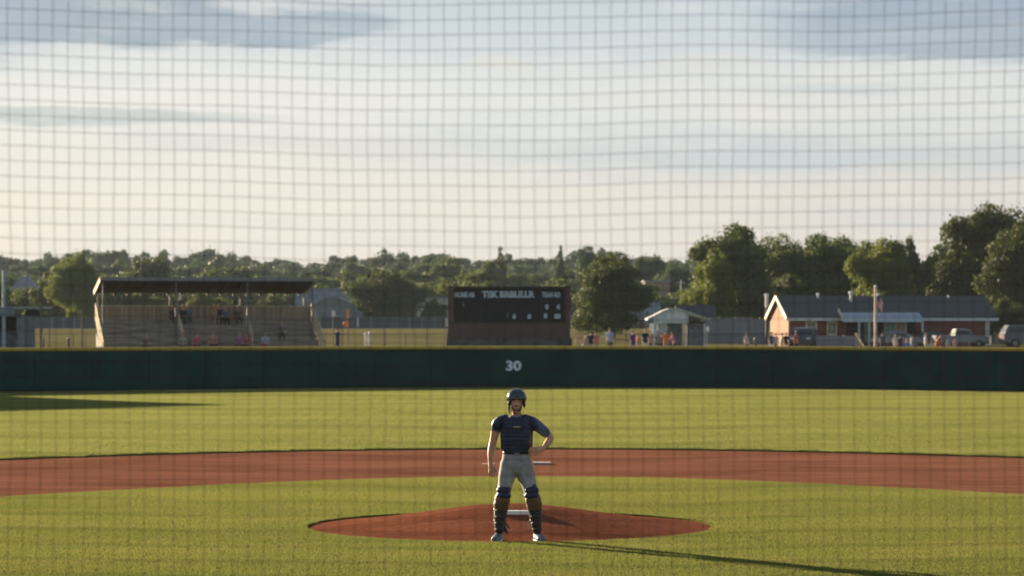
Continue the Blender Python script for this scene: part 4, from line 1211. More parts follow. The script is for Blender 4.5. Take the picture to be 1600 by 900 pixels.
# sloping pale board (skate ramp-like barrier) in front of the house
rt = empty('wooden_brace', P(1344, 226, .5), 'pale sunlit slanting timber brace right of the low lilac wall', 'brace')
G().bar((.42, 0, .05), (-.36, 0, 1.30), .22, .12).build('sloping_board', M_LWOOD, rt)
G().bar((-.30, .06, .0), (-.30, .06, 1.15), .08).build('upright', M_BROWN, rt)

# unseen barn past the left field corner, added to cast the outfield shadow
def barn():
    root = empty('unseen_barn', (-32.6, 116.0, .2), 'unseen tall green barn beyond the left field corner, added to shade the outfield', 'barn', R(45))
    mw = plank_mat('barn_boards', (.10, .13, .10), 0, .3, .08, .2)
    G().box(-22, 0, 0, 6, -.3, 7.0).build('wall', mw, root)
    G().box(-22.3, .3, -.3, 6.3, 7.003, 7.35).build('roof', M_ROOFG, root)
    d_ = G().box(-13, -9, -.06, -.004, 0, 4).build('door', M_BROWN, root)
    G().box(-11.1, -10.9, -.12, -.062, 1.1, 1.4).build('handle', M_STEEL, d_)
barn()

# ------------------------------------------------------------------ cars
def car(px, d, rz, L, W, H, c, label, style='sedan', base=.5):
    root = empty('parked_car', P(px, d, base), label, 'car', rz)
    root['label'] = label
    mp = mat('car_paint_%d' % px, c, .3, .05, spec=.6)
    hood = .62 * H if style != 'suv' else .62 * H
    pr = {'sedan': [(0, .30), (0, .50), (.04, .56), (.24, .62), (.38, .97), (.45, 1.0), (.66, 1.0), (.82, .66), (.97, .63), (1, .52), (1, .28)],
          'suv': [(0, .28), (0, .52), (.03, .58), (.20, .64), (.32, .96), (.40, 1.0), (.90, 1.0), (.97, .72), (1, .60), (1, .26)],
          'pickup': [(0, .30), (0, .56), (.03, .60), (.26, .64), (.36, .96), (.42, 1.0), (.60, 1.0), (.64, .66), (1.0, .65), (1, .30)]}[style]
    # body: cross sections across the width, with tumblehome above the belt line
    secs = [(-1, .0), (-.97, .02), (-.6, .03), (.6, .03), (.97, .02), (1, .0)]
    g = G(); n = len(pr); vs = []
    for k, puff in secs:
        for x, z in pr:
            inset = 1 - max(0, z - .62) * .45
            vs.append((x * L - L / 2, k * W / 2 * (inset if abs(k) > .5 else 1) , z * H + puff * H * .35 * (z > .6)))
    m_ = len(secs)
    fs = [(i * n + j, (i + 1) * n + j, (i + 1) * n + j + 1, i * n + j + 1) for i in range(m_ - 1) for j in range(n - 1)]
    fs += [(i * n + n - 1, (i + 1) * n + n - 1, (i + 1) * n, i * n) for i in range(m_ - 1)]
    fs += [tuple(range(n)), tuple(range((m_ - 1) * n, m_ * n))[::-1]]
    body = g.add(vs, fs).build('body', mp, root)
    # side glass, windscreen and rear window set slightly proud
    roofs = [p for p in pr if p[1] > .9]
    xa = roofs[0][0]; xb = roofs[-1][0]
    for sgn in (-1, 1):
        yb = sgn * (W / 2 * (1 - .05 * .45) + .012); yt = sgn * (W / 2 * (1 - .30 * .45) + .012)
        q = [((xa - .075) * L - L / 2, yb, .68 * H), ((xb + (.06 if style == 'sedan' else .02)) * L - L / 2, yb, .68 * H), (xb * L - L / 2 - .05, yt, .93 * H), ((xa + .02) * L - L / 2, yt, .93 * H)]
        gg = G().add(q + [(x, y - sgn * .02, z) for x, y, z in q], [(0, 1, 2, 3), (7, 6, 5, 4), (0, 4, 5, 1), (1, 5, 6, 2), (2, 6, 7, 3), (3, 7, 4, 0)])
        gg.build('side_window', M_GLASS, root)
    def pane(x0, z0, x1, z1, nm):
        w0, w1 = W * .44, W * .38
        nx, nz = (z1 - z0) * H, -(x1 - x0) * L; l = math.hypot(nx, nz); sg = -1 if nm == 'windscreen' else 1
        ox, oz = abs(nx) / l * .05 * sg, abs(nz) / l * .09
        q = [(x0 * L - L / 2 + ox, -w0, z0 * H + oz), (x0 * L - L / 2 + ox, w0, z0 * H + oz), (x1 * L - L / 2 + ox, w1, z1 * H + oz), (x1 * L - L / 2 + ox, -w1, z1 * H + oz)]
        G().add(q + [(x - ox * .3, y, z - .03) for x, y, z in q], [(0, 1, 2, 3), (7, 6, 5, 4), (0, 4, 5, 1), (1, 5, 6, 2), (2, 6, 7, 3), (3, 7, 4, 0)]).build(nm, M_GLASS, root)
    i0 = [i for i, p in enumerate(pr) if p[1] > .9][0]; i1 = [i for i, p in enumerate(pr) if p[1] > .9][-1]
    a, b = pr[i0 - 1], pr[i0]; pane(a[0] + (b[0] - a[0]) * .15, a[1] + (b[1] - a[1]) * .15, a[0] + (b[0] - a[0]) * .92, a[1] + (b[1] - a[1]) * .92, 'windscreen')
    a, b = pr[i1 + 1], pr[i1]; pane(a[0] + (b[0] - a[0]) * .15, a[1] + (b[1] - a[1]) * .15, a[0] + (b[0] - a[0]) * .92, a[1] + (b[1] - a[1]) * .92, 'rear_window')
    r = .2 * H + .02
    for x in (.18, .80):
        for sgn in (-1, 1):
            t = G(); t.limb([(x * L - L / 2, sgn * (W / 2 - .20), r), (x * L - L / 2, sgn * (W / 2 + .02), r)], [r, r], n=18, ref=(0, 0, 1), sub=1, cap=False)
            w = t.build('wheel', mat('tyre', (.02, .02, .02), .8, .1), root)
            h = G(); h.limb([(x * L - L / 2, sgn * (W / 2 + .0), r), (x * L - L / 2, sgn * (W / 2 + .035), r)], [r * .6, r * .5], n=14, ref=(0, 0, 1), sub=1, cap=False)
            h.build('rim', M_STEEL, w)
    for sgn in (-1, 1):
        G().box(-L / 2 - .03, -L / 2 + .06, sgn * W * .36 - .16, sgn * W * .36 + .16, .44 * H, .52 * H).build('headlight', M_WHITE, root)
        G().box(L / 2 - .06, L / 2 + .03, sgn * W * .38 - .12, sgn * W * .38 + .12, .44 * H, .56 * H).build('tail_light', mat('tail_red', (.35, .02, .02), .3, .05), root)
    G().box(-L / 2 - .05, -L / 2 + .02, -W * .46, W * .46, .22 * H, .34 * H).build('bumper', mat('bumper_dark', (.05, .05, .055), .6, .1), root)
    return root
car(1256, 236, R(76), 4.3, 1.95, 1.74, (.030, .040, .065), 'dark blue car parked end-on below the sunlit gable', 'suv')
car(1452, 245, R(6), 4.4, 1.8, 1.30, (.045, .09, .11), 'teal car half hidden left of the silver pickup')
car(1500, 236, R(183), 4.6, 1.9, 1.62, (.15, .17, .19), 'silver blue pickup parked near the right end of the house', 'pickup')
car(1608, 233, R(184), 4.8, 1.9, 1.95, (.06, .075, .095), 'dark grey car cut off by the right edge of the photo', 'suv')
car(1400, 240, R(4), 4.3, 1.8, 1.35, (.22, .23, .26), 'pale grey sedan behind the people right of the flagpole')

# ------------------------------------------------------------------ spectators
SK = [mat('skin_light', (.52, .30, .21), .6, .05), mat('skin_tan', (.40, .22, .14), .6, .05), mat('skin_brown', (.20, .10, .06), .6, .05)]
def cl(c, k=[0]):
    key = 'cloth_%03d_%03d_%03d' % tuple(int(v * 999) for v in c)
    return mat(key, c, .85, .15, 6)
def figure(pose):
    """returns geometry sets body / shirt / trousers / hair / shoes for one pose, facing -Y, feet on z=0"""
    b, sh, tr, ha, so = G(), G(), G(), G(), G()
    if pose.startswith('sit'):
        hip = .47; lean = -.10 if pose == 'sit' else -.28
        T = lambda f: (0, lean * f, hip + .56 * f)           # along the torso
        kn = [(-.12, -.44, .50), (.12, -.44, .50)]; an = [(-.12, -.42, .08), (.14, -.46, .08)]
    else:
        hip = .92; lean = {'stand': 0, 'walk': -.03, 'hips': .0, 'bend': -.18}[pose]
        T = lambda f: (0, lean * f, hip + .56 * f)
        sp = .10 if pose != 'walk' else .08
        kn = [(-sp, -.02, .50), (sp, -.02, .50)]; an = [(-sp - .02, .0, .08), (sp + .02, .0, .08)]
        if pose == 'walk': kn = [(-.08, -.12, .50), (.08, .03, .50)]; an = [(-.08, -.16, .08), (.08, .24, .12)]
    t0, t1, t2, t3 = T(0), T(.35), T(.72), T(.97)
    top = T(1.0)
    nk = (0, top[1] - .01, top[2] + .10); hd = (0, nk[1] - .02, nk[2] + .13)
    b.limb([t0, t1, t2, t3, (0, nk[1], nk[2])], [(.15, .10), (.13, .09), (.165, .10), (.12, .07), .052], n=12)
    b.limb([(hd[0], hd[1], hd[2] - .10), hd, (hd[0], hd[1] + .01, hd[2] + .07)], [(.05, .06), (.075, .09), (.06, .075)], n=12)
    b.ball((0, hd[1] - .095, hd[2] - .02), (.014, .02, .02), 8, 6)
    sh.limb([(0, t0[1], t0[2] - .07), t0, t1, t2, t3], [(.190, .145), (.185, .14), (.155, .115), (.185, .12), (.11, .08)], n=14)
    for sx in (-1, 1):
        S_ = (sx * .175, t3[1], t3[2] - .05)
        if pose == 'hips' : E_ = (sx * .36, t1[1] + .08, t1[2] + .06); W_ = (sx * .19, t1[1] - .06, t0[2] + .06)
        elif pose.startswith('sit'): E_ = (sx * .24, t1[1] - .05, t1[2] + .0); W_ = (sx * .12, -.36, hip + .12)
        elif pose == 'bend': E_ = (sx * .22, t2[1] - .16, t1[2] + .05); W_ = (sx * .14, t2[1] - .36, t1[2] + .12)
        elif pose == 'walk': E_ = (sx * .24, t1[1] + sx * .08, t1[2] - .02); W_ = (sx * .23, t1[1] + sx * .20 - .05, t0[2] - .05)
        else: E_ = (sx * .235, t1[1] + .02, t1[2] - .02); W_ = (sx * .25, t1[1] - .04, t0[2] - .06)
        d = Vector(W_) - Vector(E_); Hn = tuple(Vector(W_) + d.normalized() * .10)
        b.limb([S_, E_, W_], [.045, .038, .026], n=8); b.limb([W_, Hn], [(.024, .035), (.018, .035)], n=8)
        M_ = tuple(Vector(S_) * .45 + Vector(E_) * .55); sh.limb([S_, M_], [.066, .058], n=10)
        k = kn[0 if sx < 0 else 1]; a = an[0 if sx < 0 else 1]; hp = (sx * .085, t0[1], hip)
        b.limb([hp, k, a], [.075, .052, .036], n=10)
        f = (a[0] + sx * .01, a[1] - .14, a[2] - .05); b.limb([a, f], [.035, .03], n=8, ref=(0, 0, 1))
        k2 = Vector(k) * .35 + Vector(a) * .65
        tr.limb([hp, k, tuple(k2 if pose != 'short' else k), a], [.098, .074, .062, .055], n=12)
        so.limb([(a[0], a[1] + .05, a[2] - .045), (a[0] + sx * .01, a[1] - .05, a[2] - .04), (f[0], f[1] - .03, .045 + a[2] - .08)], [(.042, .04), (.048, .045), (.04, .03)], n=10, ref=(0, 0, 1))
    tr.limb([(0, t0[1], hip - .05), (0, t0[1], hip + .06)], [(.17, .125), (.16, .115)], n=14)
    ha.ball((0, hd[1] + .02, hd[2] + .035), (.088, .10, .085), 12, 8)
    return b, sh, tr, ha, so
FIG = {}
def fig(pose):
    if pose not in FIG:
        b, sh, tr, ha, so = figure(pose); out = []
        for nm, g in (('body', b), ('shirt', sh), ('trousers', tr), ('hair', ha), ('shoes', so)):
            o = g.remesh(nm, SK[0], voxel=.016, smooth=2); me = o.data; bpy.data.objects.remove(o); out.append((nm, me))
        FIG[pose] = out
    return FIG[pose]
def person(loc, rz, pose, shirt, trouser, hair, label, skin=0, sc=1.0, hat=None, group=None):
    root = empty('person', loc, label, 'person', rz, group); root.scale = (sc * 1.14, sc * 1.14, sc)
    ms = {'body': SK[skin], 'shirt': cl(shirt), 'trousers': cl(trouser), 'hair': cl(hat or hair), 'shoes': cl((.05, .05, .05))}
    for nm, me in fig(pose):
        o = bpy.data.objects.new('cap' if (nm == 'hair' and hat) else nm, me); COL.objects.link(o); o.parent = root
        o.material_slots[0].link = 'OBJECT'; o.material_slots[0].material = ms[nm]
    return root
NV = (.02, .025, .05); BLK = (.02, .02, .02); JN = (.06, .09, .16); WHT = (.62, .62, .62); TAN = (.42, .32, .22); BR = (.06, .035, .02)
def spec(px, head, pose, shirt, trouser, label, d=197, rz=0, hair=BR, skin=0, hat=None, hfrac=1.78, sc=1.0):
    """standing spectator whose head top is at row `head`"""
    x = (px - 800) / FPX * d; zt = ZP(head, d); H = {'stand': 1.80, 'hips': 1.80, 'walk': 1.79, 'bend': 1.78, 'sit': 1.35, 'sitlean': 1.33}[pose]
    z0 = hgt(x, d)
    if pose.startswith('sit'): s = 1.0; zz = zt - H
    else: s = (zt - z0) / H; zz = z0
    person((x, d, zz), rz, pose, shirt, trouser, hair, label, skin, s, hat)
# by the scoreboard and gazebo
spec(903, 520, 'stand', TAN, (.4, .33, .25), 'person in beige clothes right beside the scoreboard', rz=.8)
spec(913, 521, 'sit', (.55, .45, .36), TAN, 'person in pale top seated beside the beige clothed person', rz=1.2)
spec(923, 518, 'stand', NV, BLK, 'person dressed all in navy left of the salmon shirted person', rz=2.8)
spec(931.5, 518, 'stand', (.55, .20, .16), (.45, .32, .30), 'person in salmon shirt between the navy and the plaid clothed people', rz=3.3, skin=1)
spec(953, 513, 'stand', (.42, .47, .62), BLK, 'person seen from behind in pale blue checked shirt and black shorts', rz=3.14, hair=(.25, .20, .08))
spec(989, 517, 'stand', (.085, .03, .14), (.09, .15, .30), 'person in purple shirt and blue jeans', rz=2.6, d=196)
spec(996.5, 521, 'stand', (.55, .17, .10), (.35, .3, .25), 'person in red-orange top half hidden behind the purple shirt', rz=2.0, d=200, skin=1)
spec(1008, 514, 'stand', NV, (.45, .46, .44), 'person in navy top and pale trousers left of the gazebo post', rz=.3, hair=(.30, .24, .2))
spec(1016.5, 517, 'stand', (.38, .27, .22), (.10, .07, .06), 'person in tan top behind the navy clothed person at the gazebo', rz=.9, d=201, skin=1)
spec(1027, 518, 'stand', (.24, .25, .28), (.05, .06, .09), 'person in grey shirt in front of the gazebo panel', rz=3.0)
spec(1033, 522, 'stand', (.06, .07, .09), NV, 'person in charcoal between the grey and orange shirts', rz=2.6, d=199)
spec(1040.5, 517, 'hips', (.70, .19, .06), (.42, .28, .26), 'person in bright orange shirt before the gazebo', rz=3.1, skin=1)
spec(1053.5, 519, 'bend', (.62, .22, .28), BLK, 'person in pink shirt leaning forward by the gazebo post', rz=-1.2)
spec(527, 513, 'stand', (.02, .035, .12), (.02, .03, .08), 'lone person in dark blue standing on the dry field by the grandstand', d=210, rz=1.0, hair=BLK, skin=1)
spec(1166, 520, 'stand', (.55, .42, .36), (.30, .24, .22), 'person in pale peach top alone before the corrugated fence', rz=.6, hair=(.2, .12, .08))
# around the parked cars
spec(1205, 519, 'stand', (.10, .10, .10), (.55, .53, .5), 'person in black top and white trousers below the gable', rz=.5)
spec(1212, 521, 'stand', (.45, .44, .44), BLK, 'person in light grey top below the gable', rz=2.6)
spec(1221, 521, 'walk', (.62, .50, .40), (.60, .48, .38), 'person in cream clothes walking below the sunlit gable', rz=1.6)
spec(1228, 520, 'stand', BLK, (.5, .42, .36), 'person in black top just left of the dark blue car', rz=.2)
spec(1243.5, 517, 'stand', (.48, .12, .09), BLK, 'person in red shirt and white cap before the dark blue car', rz=.8, hat=WHT, skin=1)
spec(1379, 519, 'stand', (.07, .09, .12), (.06, .08, .12), 'person with dark hair just right of the flagpole', rz=2.8, hair=BLK)
spec(1399, 523, 'stand', (.60, .56, .56), (.45, .40, .42), 'person in white shirt before the shop window', rz=.4, hair=TAN)
spec(1406.5, 524, 'stand', (.09, .03, .04), (.08, .03, .04), 'person in dark maroon next to the white shirted person', rz=2.6, hair=BR)
spec(1416, 529, 'sit', (.10, .20, .42), (.10, .18, .36), 'small person in bright blue sitting low by the pale grey car', rz=.2)
spec(1425, 524, 'stand', (.30, .31, .36), (.25, .26, .30), 'person in grey by the pale grey car', rz=2.1)
spec(1446, 521, 'stand', (.58, .60, .56), (.5, .52, .5), 'person all in white left of the silver blue pickup', rz=1.4, hair=(.5, .45, .35))
spec(1454, 530, 'sit', (.62, .52, .36), (.55, .45, .32), 'small person in cream sitting left of the orange shirted person', rz=.2)
spec(1463, 525, 'bend', (.60, .22, .15), (.50, .20, .15), 'person in coral shirt bending at the pickup', rz=1.2, skin=1)
spec(1469, 522, 'stand', (.42, .10, .06), (.35, .14, .12), 'person in dark red standing at the pickup tailgate', rz=1.6, skin=1)
spec(1481, 529, 'stand', (.36, .33, .42), (.3, .28, .34), 'person in lilac in front of the pickup door', rz=2.9)
spec(1492, 528, 'stand', (.50, .30, .30), (.35, .25, .28), 'person in dusty pink in front of the pickup cab', rz=2.9)
# in the grandstand: place in the stand's local frame
MS = stand.matrix_basis.copy()
def seat(px, row, pose, shirt, trouser, label, hair=BR, skin=0, hat=None, stand_z=None, sc=1.0, rz=0):
    # find local x so that the projected column equals px
    y = .3 + row * .8 + .62; z = .25 + row * .37
    lo, hi = -15.2, 0.0
    for _ in range(40):
        m = (lo + hi) / 2; w = MS @ Vector((m, y, z)); q = 800 + FPX * w.x / w.y
        if q < px: lo = m
        else: hi = m
    w = MS @ Vector((m, y, z)); zz = w.z - .47 * sc + .36
    person((w.x, w.y, zz), R(14) + rz + random.uniform(-.5, .5), pose, shirt, trouser, hair, label, skin, sc * random.uniform(1.0, 1.12), hat)
seat(270, 5, 'sit', (.06, .06, .09), (.10, .09, .09), 'person with dark red cap at the left end of the top row of the stand', skin=1, hat=(.25, .03, .03))
seat(287, 5, 'sitlean', (.035, .045, .07), (.08, .07, .07), 'person in dark clothes second from left in the top row', skin=0)
seat(294, 5, 'sit', (.18, .24, .30), (.10, .1, .1), 'person in grey-blue jacket third from left in the top row', hair=TAN)
seat(335, 5, 'sit', (.42, .28, .20), (.40, .28, .2), 'person in tan clothes in the middle of the top row', skin=1)
seat(343, 5, 'sit', (.08, .03, .04), BLK, 'person with red hair or cap in the middle of the top row', hat=(.30, .04, .04))
seat(350, 5, 'sitlean', (.14, .17, .22), BLK, 'person in slate blue right of the red cap in the top row')
seat(371, 5, 'sit', (.10, .09, .07), (.10, .08, .06), 'person at the aisle railing in the top row of the grandstand', hair=(.3, .28, .22))
seat(228, 0, 'sit', (.25, .15, .17), BLK, 'person in dull mauve low at the left of the bottom row')
seat(286, 0, 'sit', (.30, .30, .22), (.1, .1, .1), 'person in khaki low in the bottom row of the grandstand')
seat(304, 0, 'sitlean', (.62, .12, .20), (.2, .05, .08), 'person in bright pink low in the bottom row of the grandstand', skin=1)
seat(332, 0, 'sit', (.40, .17, .13), BLK, 'person in rust red top in the bottom row')
seat(374, 0, 'sit', (.28, .13, .22), NV, 'person in purple pink top in the bottom row', hair=(.3, .2, .16))
seat(384, 0, 'sit', (.40, .07, .12), NV, 'person in crimson top in the bottom row beside the purple pink top')
seat(415, 0, 'sit', (.42, .42, .48), (.3, .05, .08), 'person in white and red at the right of the bottom row', hair=(.4, .38, .34))
seat(440, 2, 'sit', (.16, .14, .15), (.1, .1, .1), 'person in dull grey alone on the right benches')

# ------------------------------------------------------------------ marks and bases
def slab_obj(name, x0, x1, y0, y1, z0, z1, m, label, cat):
    g = G().box(x0, x1, y0, y1, z0, z1); o = g.build(name, m)
    bv = o.modifiers.new('b', 'BEVEL'); bv.width = .008; bv.segments = 2
    return tag(o, label, cat)
M_RUB = mat('white_rubber', (.78, .76, .74), .5, .08, 8, color2=(.62, .56, .52))
dR = 35.9; zR = mound_h(abs(MC[1] - dR))
slab_obj('pitching_rubber', .065 - .285, .065 + .285, dR, dR + .15, zR - .06, zR + .046, M_RUB, 'white pitching rubber on top of the mound behind the catcher\'s legs', 'pitching rubber')
d2 = 53.0
x2 = (846 - 800) / FPX * d2
slab_obj('base', x2 - .19, x2 + .19, d2, d2 + .38, .001, .040, mat('base_canvas', (.40, .31, .26), .8, .1, 6), 'white base bag on the red infield dirt right of the catcher\'s hip', 'base')
g = G(); x = (762 - 800) / FPX * d2; g.box(x - .12, x + .14, d2, d2 + .25, .001, .012)
tag(g.build('chalk_mark', mat('chalk', (.36, .24, .18), .9, .2, 12)), 'faint chalk mark on the dirt left of the catcher\'s hip', 'chalk mark')

# ------------------------------------------------------------------ the catcher
def catcher():
    d0 = 34.30; z0 = mound_h(abs(MC[1] - d0)) - .006
    root = empty('person', (0, d0, z0), 'baseball catcher in navy chest protector, helmet and leg guards, one hand on his hip', 'person')
    skin = mat('catcher_skin', (.56, .29, .17), .5, .08, 20, spec=.3)
    navy = mat('navy_vinyl', (.014, .019, .055), .5, .25, 6, spec=.45, bump=.3, bscale=14)
    jers = mat('slate_jersey', (.10, .12, .19), .85, .15, 8, bump=.4, bscale=12)
    pant = mat('grey_pants', (.31, .295, .30), .85, .14, 9, bump=.5, bscale=9)
    blk = mat('black_plastic', (.018, .020, .024), .45, .2, 8, spec=.5)
    brn = mat('brown_leather', (.14, .075, .032), .6, .25, 10)
    # --- body, one continuous surface
    b = G()
    cx = .058
    b.limb([(cx, .02, .98), (cx + .005, .02, 1.12), (cx, .02, 1.32), (cx, .02, 1.46), (cx, .02, 1.535)], [(.150, .105), (.140, .095), (.165, .105), (.185, .10), (.10, .075)], n=20)
    b.limb([(cx, .02, 1.50), (cx, .005, 1.60), (cx, -.005, 1.67)], [(.068, .066), (.058, .060), (.056, .060)], n=16)          # neck
    # head: stacked sections
    hx = .058
    b.limb([(hx, -.045, 1.640), (hx, -.030, 1.675), (hx, -.012, 1.725), (hx, .0, 1.775), (hx, .006, 1.82), (hx, .01, 1.855)],
           [(.030, .030), (.054, .068), (.066, .088), (.073, .098), (.070, .094), (.045, .06)], n=22, ref=(0, 1, 0))
    b.ball((hx, -.085, 1.636), (.026, .018, .016))                                   # chin
    b.limb([(hx, -.092, 1.770), (hx, -.108, 1.748), (hx, -.120, 1.728)], [.009, .011, .015], n=10, ref=(1, 0, 0))  # nose
    b.ball((hx - .013, -.108, 1.724), .009); b.ball((hx + .013, -.108, 1.724), .009)
    b.limb([(hx - .045, -.080, 1.782), (hx, -.096, 1.786), (hx + .045, -.080, 1.782)], [.009, .010, .009], n=8)    # brow ridge
    for s in (-1, 1):
        b.ball((hx + s * .042, -.068, 1.722), (.020, .016, .018))                    # cheek
        b.ball((hx + s * .076, .012, 1.742), (.010, .022, .032))                     # ear
    b.limb([(hx - .026, -.089, 1.694), (hx, -.101, 1.691), (hx + .026, -.089, 1.694)], [.006, .008, .006], n=8)
    b.limb([(hx - .022, -.088, 1.682), (hx, -.099, 1.678), (hx + .022, -.088, 1.682)], [.006, .009, .006], n=8)
    # viewer-left arm hanging
    b.limb([(-.150, .02, 1.490), (-.200, .02, 1.42), (-.236, .035, 1.26), (-.262, .015, 1.13), (-.272, -.02, .985)],
           [(.064, .062), (.060, .060), (.049, .050), (.048, .050), (.031, .037)], n=16)
    # hand: palm + four fingers + thumb
    b.limb([(-.272, -.02, .99), (-.264, -.03, .945), (-.250, -.040, .890)], [(.029, .034), (.036, .036), (.038, .028)], n=14)
    for i, (xo, ln) in enumerate(((-.036, .068), (-.012, .088), (.012, .086), (.036, .074))):
        b.limb([(-.250 + xo, -.042, .895), (-.244 + xo * 1.15, -.058, .895 - ln * .5), (-.236 + xo * 1.2, -.050, .895 - ln)], [.0125, .0112, .0095], n=8)
    b.limb([(-.235, -.050, .950), (-.208, -.075, .920), (-.196, -.082, .885)], [.016, .014, .011], n=8)
    # viewer-right arm, hand on the hip
    b.limb([(.265, .02, 1.495), (.330, .035, 1.44), (.480, .105, 1.315), (.455, .045, 1.245), (.395, -.045, 1.175)],
           [(.060, .060), (.056, .056), (.044, .046), (.044, .046), (.028, .032)], n=16)
    b.limb([(.398, -.042, 1.178), (.350, -.085, 1.158), (.300, -.112, 1.145)], [(.030, .032), (.046, .028), (.050, .024)], n=14, ref=(0, 1, 0))
    for i, (zo, ln) in enumerate(((.042, .080), (.016, .095), (-.012, .090), (-.040, .070))):
        b.limb([(.302, -.112, 1.145 + zo), (.262, -.128, 1.138 + zo * 1.1), (.302 - ln, -.118, 1.128 + zo * 1.15)], [.0135, .0122, .0102], n=8)
    b.limb([(.355, -.060, 1.165), (.315, -.030, 1.175), (.275, .000, 1.170)], [.016, .013, .010], n=8)
    # legs
    for pts_ in ([(-.030, .03, .96), (-.062, .02, .82), (-.098, -.01, .58), (-.140, .03, .36), (-.165, .04, .10)], [(.150, .03, .96), (.180, .02, .82), (.245, -.01, .58), (.285, .03, .36), (.315, .04, .10)]):
        b.limb(pts_, [(.095, .10), (.088, .095), (.056, .06), (.056, .062), (.036, .042)], n=16)
    b.limb([(-.165, .05, .06), (-.178, -.04, .05), (-.192, -.12, .04)], [.035, .035, .03], n=10, ref=(0, 0, 1))
    b.limb([(.315, .05, .06), (.335, -.04, .05), (.358, -.11, .04)], [.035, .035, .03], n=10, ref=(0, 0, 1))
    body = b.remesh('body', skin, root, voxel=.0055, smooth=3)
    # stubble beard, brows, eyes, mouth
    bd = G(); bd.limb([(hx - .060, -.035, 1.715), (hx - .048, -.060, 1.668), (hx, -.085, 1.640), (hx + .048, -.060, 1.668), (hx + .060, -.035, 1.715)], [(.012, .008), (.016, .012), (.018, .017), (.016, .012), (.012, .008)], n=10)
    bd.limb([(hx - .032, -.091, 1.698), (hx - .012, -.103, 1.707), (hx + .012, -.103, 1.707), (hx + .032, -.091, 1.698)], [.004, .005, .005, .004], n=8)
    bd.remesh('beard', mat('beard_hair', (.13, .070, .045), .9, .3, 60), root, voxel=.005, smooth=2)
    for s in (-1, 1):
        e = G().ball((hx + s * .030, -.080, 1.762), (.012, .009, .0055)).build('eye', mat('eye_white', (.34, .27, .23), .3, .02), root, smooth=True)
        G().ball((hx + s * .030, -.0895, 1.762), (.0055, .003, .0050)).build('iris', mat('iris', (.03, .02, .015), .3, .02), e, smooth=True)
        G().limb([(hx + s * .012, -.101, 1.786), (hx + s * .030, -.101, 1.790), (hx + s * .050, -.086, 1.783)], [.004, .005, .003], n=6).build('eyebrow', mat('brow_hair', (.03, .018, .012), .9), root, smooth=True)
    G().limb([(hx - .026, -.096, 1.692), (hx, -.1085, 1.6845), (hx + .026, -.096, 1.692)], [.0022, .0042, .0022], n=6).build('mouth', mat('teeth', (.42, .33, .28), .4, .05), root, smooth=True)
    # --- jersey with short sleeves
    j = G()
    j.limb([(cx, .02, 1.06), (cx, .022, 1.15), (cx, .022, 1.32), (cx, .022, 1.45), (cx, .02, 1.53)], [(.168, .122), (.166, .118), (.186, .124), (.208, .118), (.115, .085)], n=22)
    j.limb([(-.135, .02, 1.495), (-.185, .02, 1.45), (-.205, .026, 1.405)], [(.076, .074), (.070, .070), (.066, .066)], n=16)
    j.limb([(.250, .02, 1.500), (.330, .036, 1.445), (.425, .080, 1.365)], [(.078, .076), (.072, .070), (.064, .062)], n=16)
    j.remesh('jersey', jers, root, voxel=.007, smooth=3)
    # --- pants
    p = G()
    p.limb([(cx + .003, .025, 1.125), (cx, .025, 1.05), (cx - .002, .03, .95)], [(.172, .125), (.185, .135), (.195, .14)], n=22, cap=True)
    p.limb([(-.025, .03, .97), (-.058, .022, .84), (-.088, .0, .70), (-.108, .01, .56), (-.135, .03, .46)], [(.125, .13), (.112, .118), (.092, .10), (.078, .085), (.068, .075)], n=20)
    p.limb([(.140, .03, .97), (.172, .022, .84), (.218, .0, .70), (.250, .01, .56), (.272, .03, .46)], [(.125, .13), (.118, .120), (.094, .10), (.078, .085), (.068, .075)], n=20)
    p.remesh('pants', pant, root, voxel=.007, smooth=4)
    G().limb([(cx + .004, .022, 1.100), (cx + .004, .022, 1.130)], [(.181, .133), (.181, .133)], n=28, cap=False, sub=1).build('belt', mat('dark_belt', (.025, .018, .014), .5, .1), root, smooth=True)
    G().box(cx - .03, cx + .035, -.125, -.108, 1.098, 1.134).build('belt_buckle', mat('buckle', (.20, .18, .15), .4, .1, metal=.7), root)
    # socks
    for x in (-.158, .305):
        G().limb([(x + (.01 if x < 0 else -.008), .035, .42), (x, .04, .25), (x - (.008 if x < 0 else -.01), .045, .09)], [(.062, .068), (.052, .058), (.044, .050)], n=16).build('sock', mat('grey_sock', (.50, .47, .42), .9, .1), root, smooth=True)
    # --- chest protector: quilted front shell with shoulder caps
    c = G(); zs = [1.115, 1.16, 1.21, 1.26, 1.31, 1.36, 1.41, 1.46, 1.51, 1.545]
    wd = [.150, .178, .190, .196, .200, .202, .203, .203, .195, .180]
    for i in range(len(zs) - 1):
        za, zb = zs[i], zs[i + 1]; zm = (za + zb) / 2; wa = (wd[i] + wd[i + 1]) / 2
        # each horizontal pad is its own swelling row
        yb = -.098 - .022 * math.sin(math.pi * (zm - 1.10) / .50)
        c.limb([(cx - wa + .02, .005, zm), (cx - wa * .72, yb + .042, zm), (cx - wa * .3, yb + .006, zm), (cx + wa * .3, yb + .006, zm), (cx + wa * .72, yb + .042, zm), (cx + wa - .02, .005, zm)],
               [(.042, .030) for _ in range(6)], n=10, sub=4, ref=(0, 1, 0))
    c.remesh('chest_protector', navy, root, voxel=.006, smooth=24)
    # vertical centre seam + side edging
    e = G()
    e.limb([(cx - .188, -.02, 1.14), (cx - .197, -.03, 1.30), (cx - .195, -.035, 1.46), (cx - .118, -.075, 1.575)], [.008] * 4, n=8)
    e.limb([(cx + .188, -.02, 1.14), (cx + .197, -.03, 1.30), (cx + .195, -.035, 1.46), (cx + .118, -.075, 1.575)], [.008] * 4, n=8)
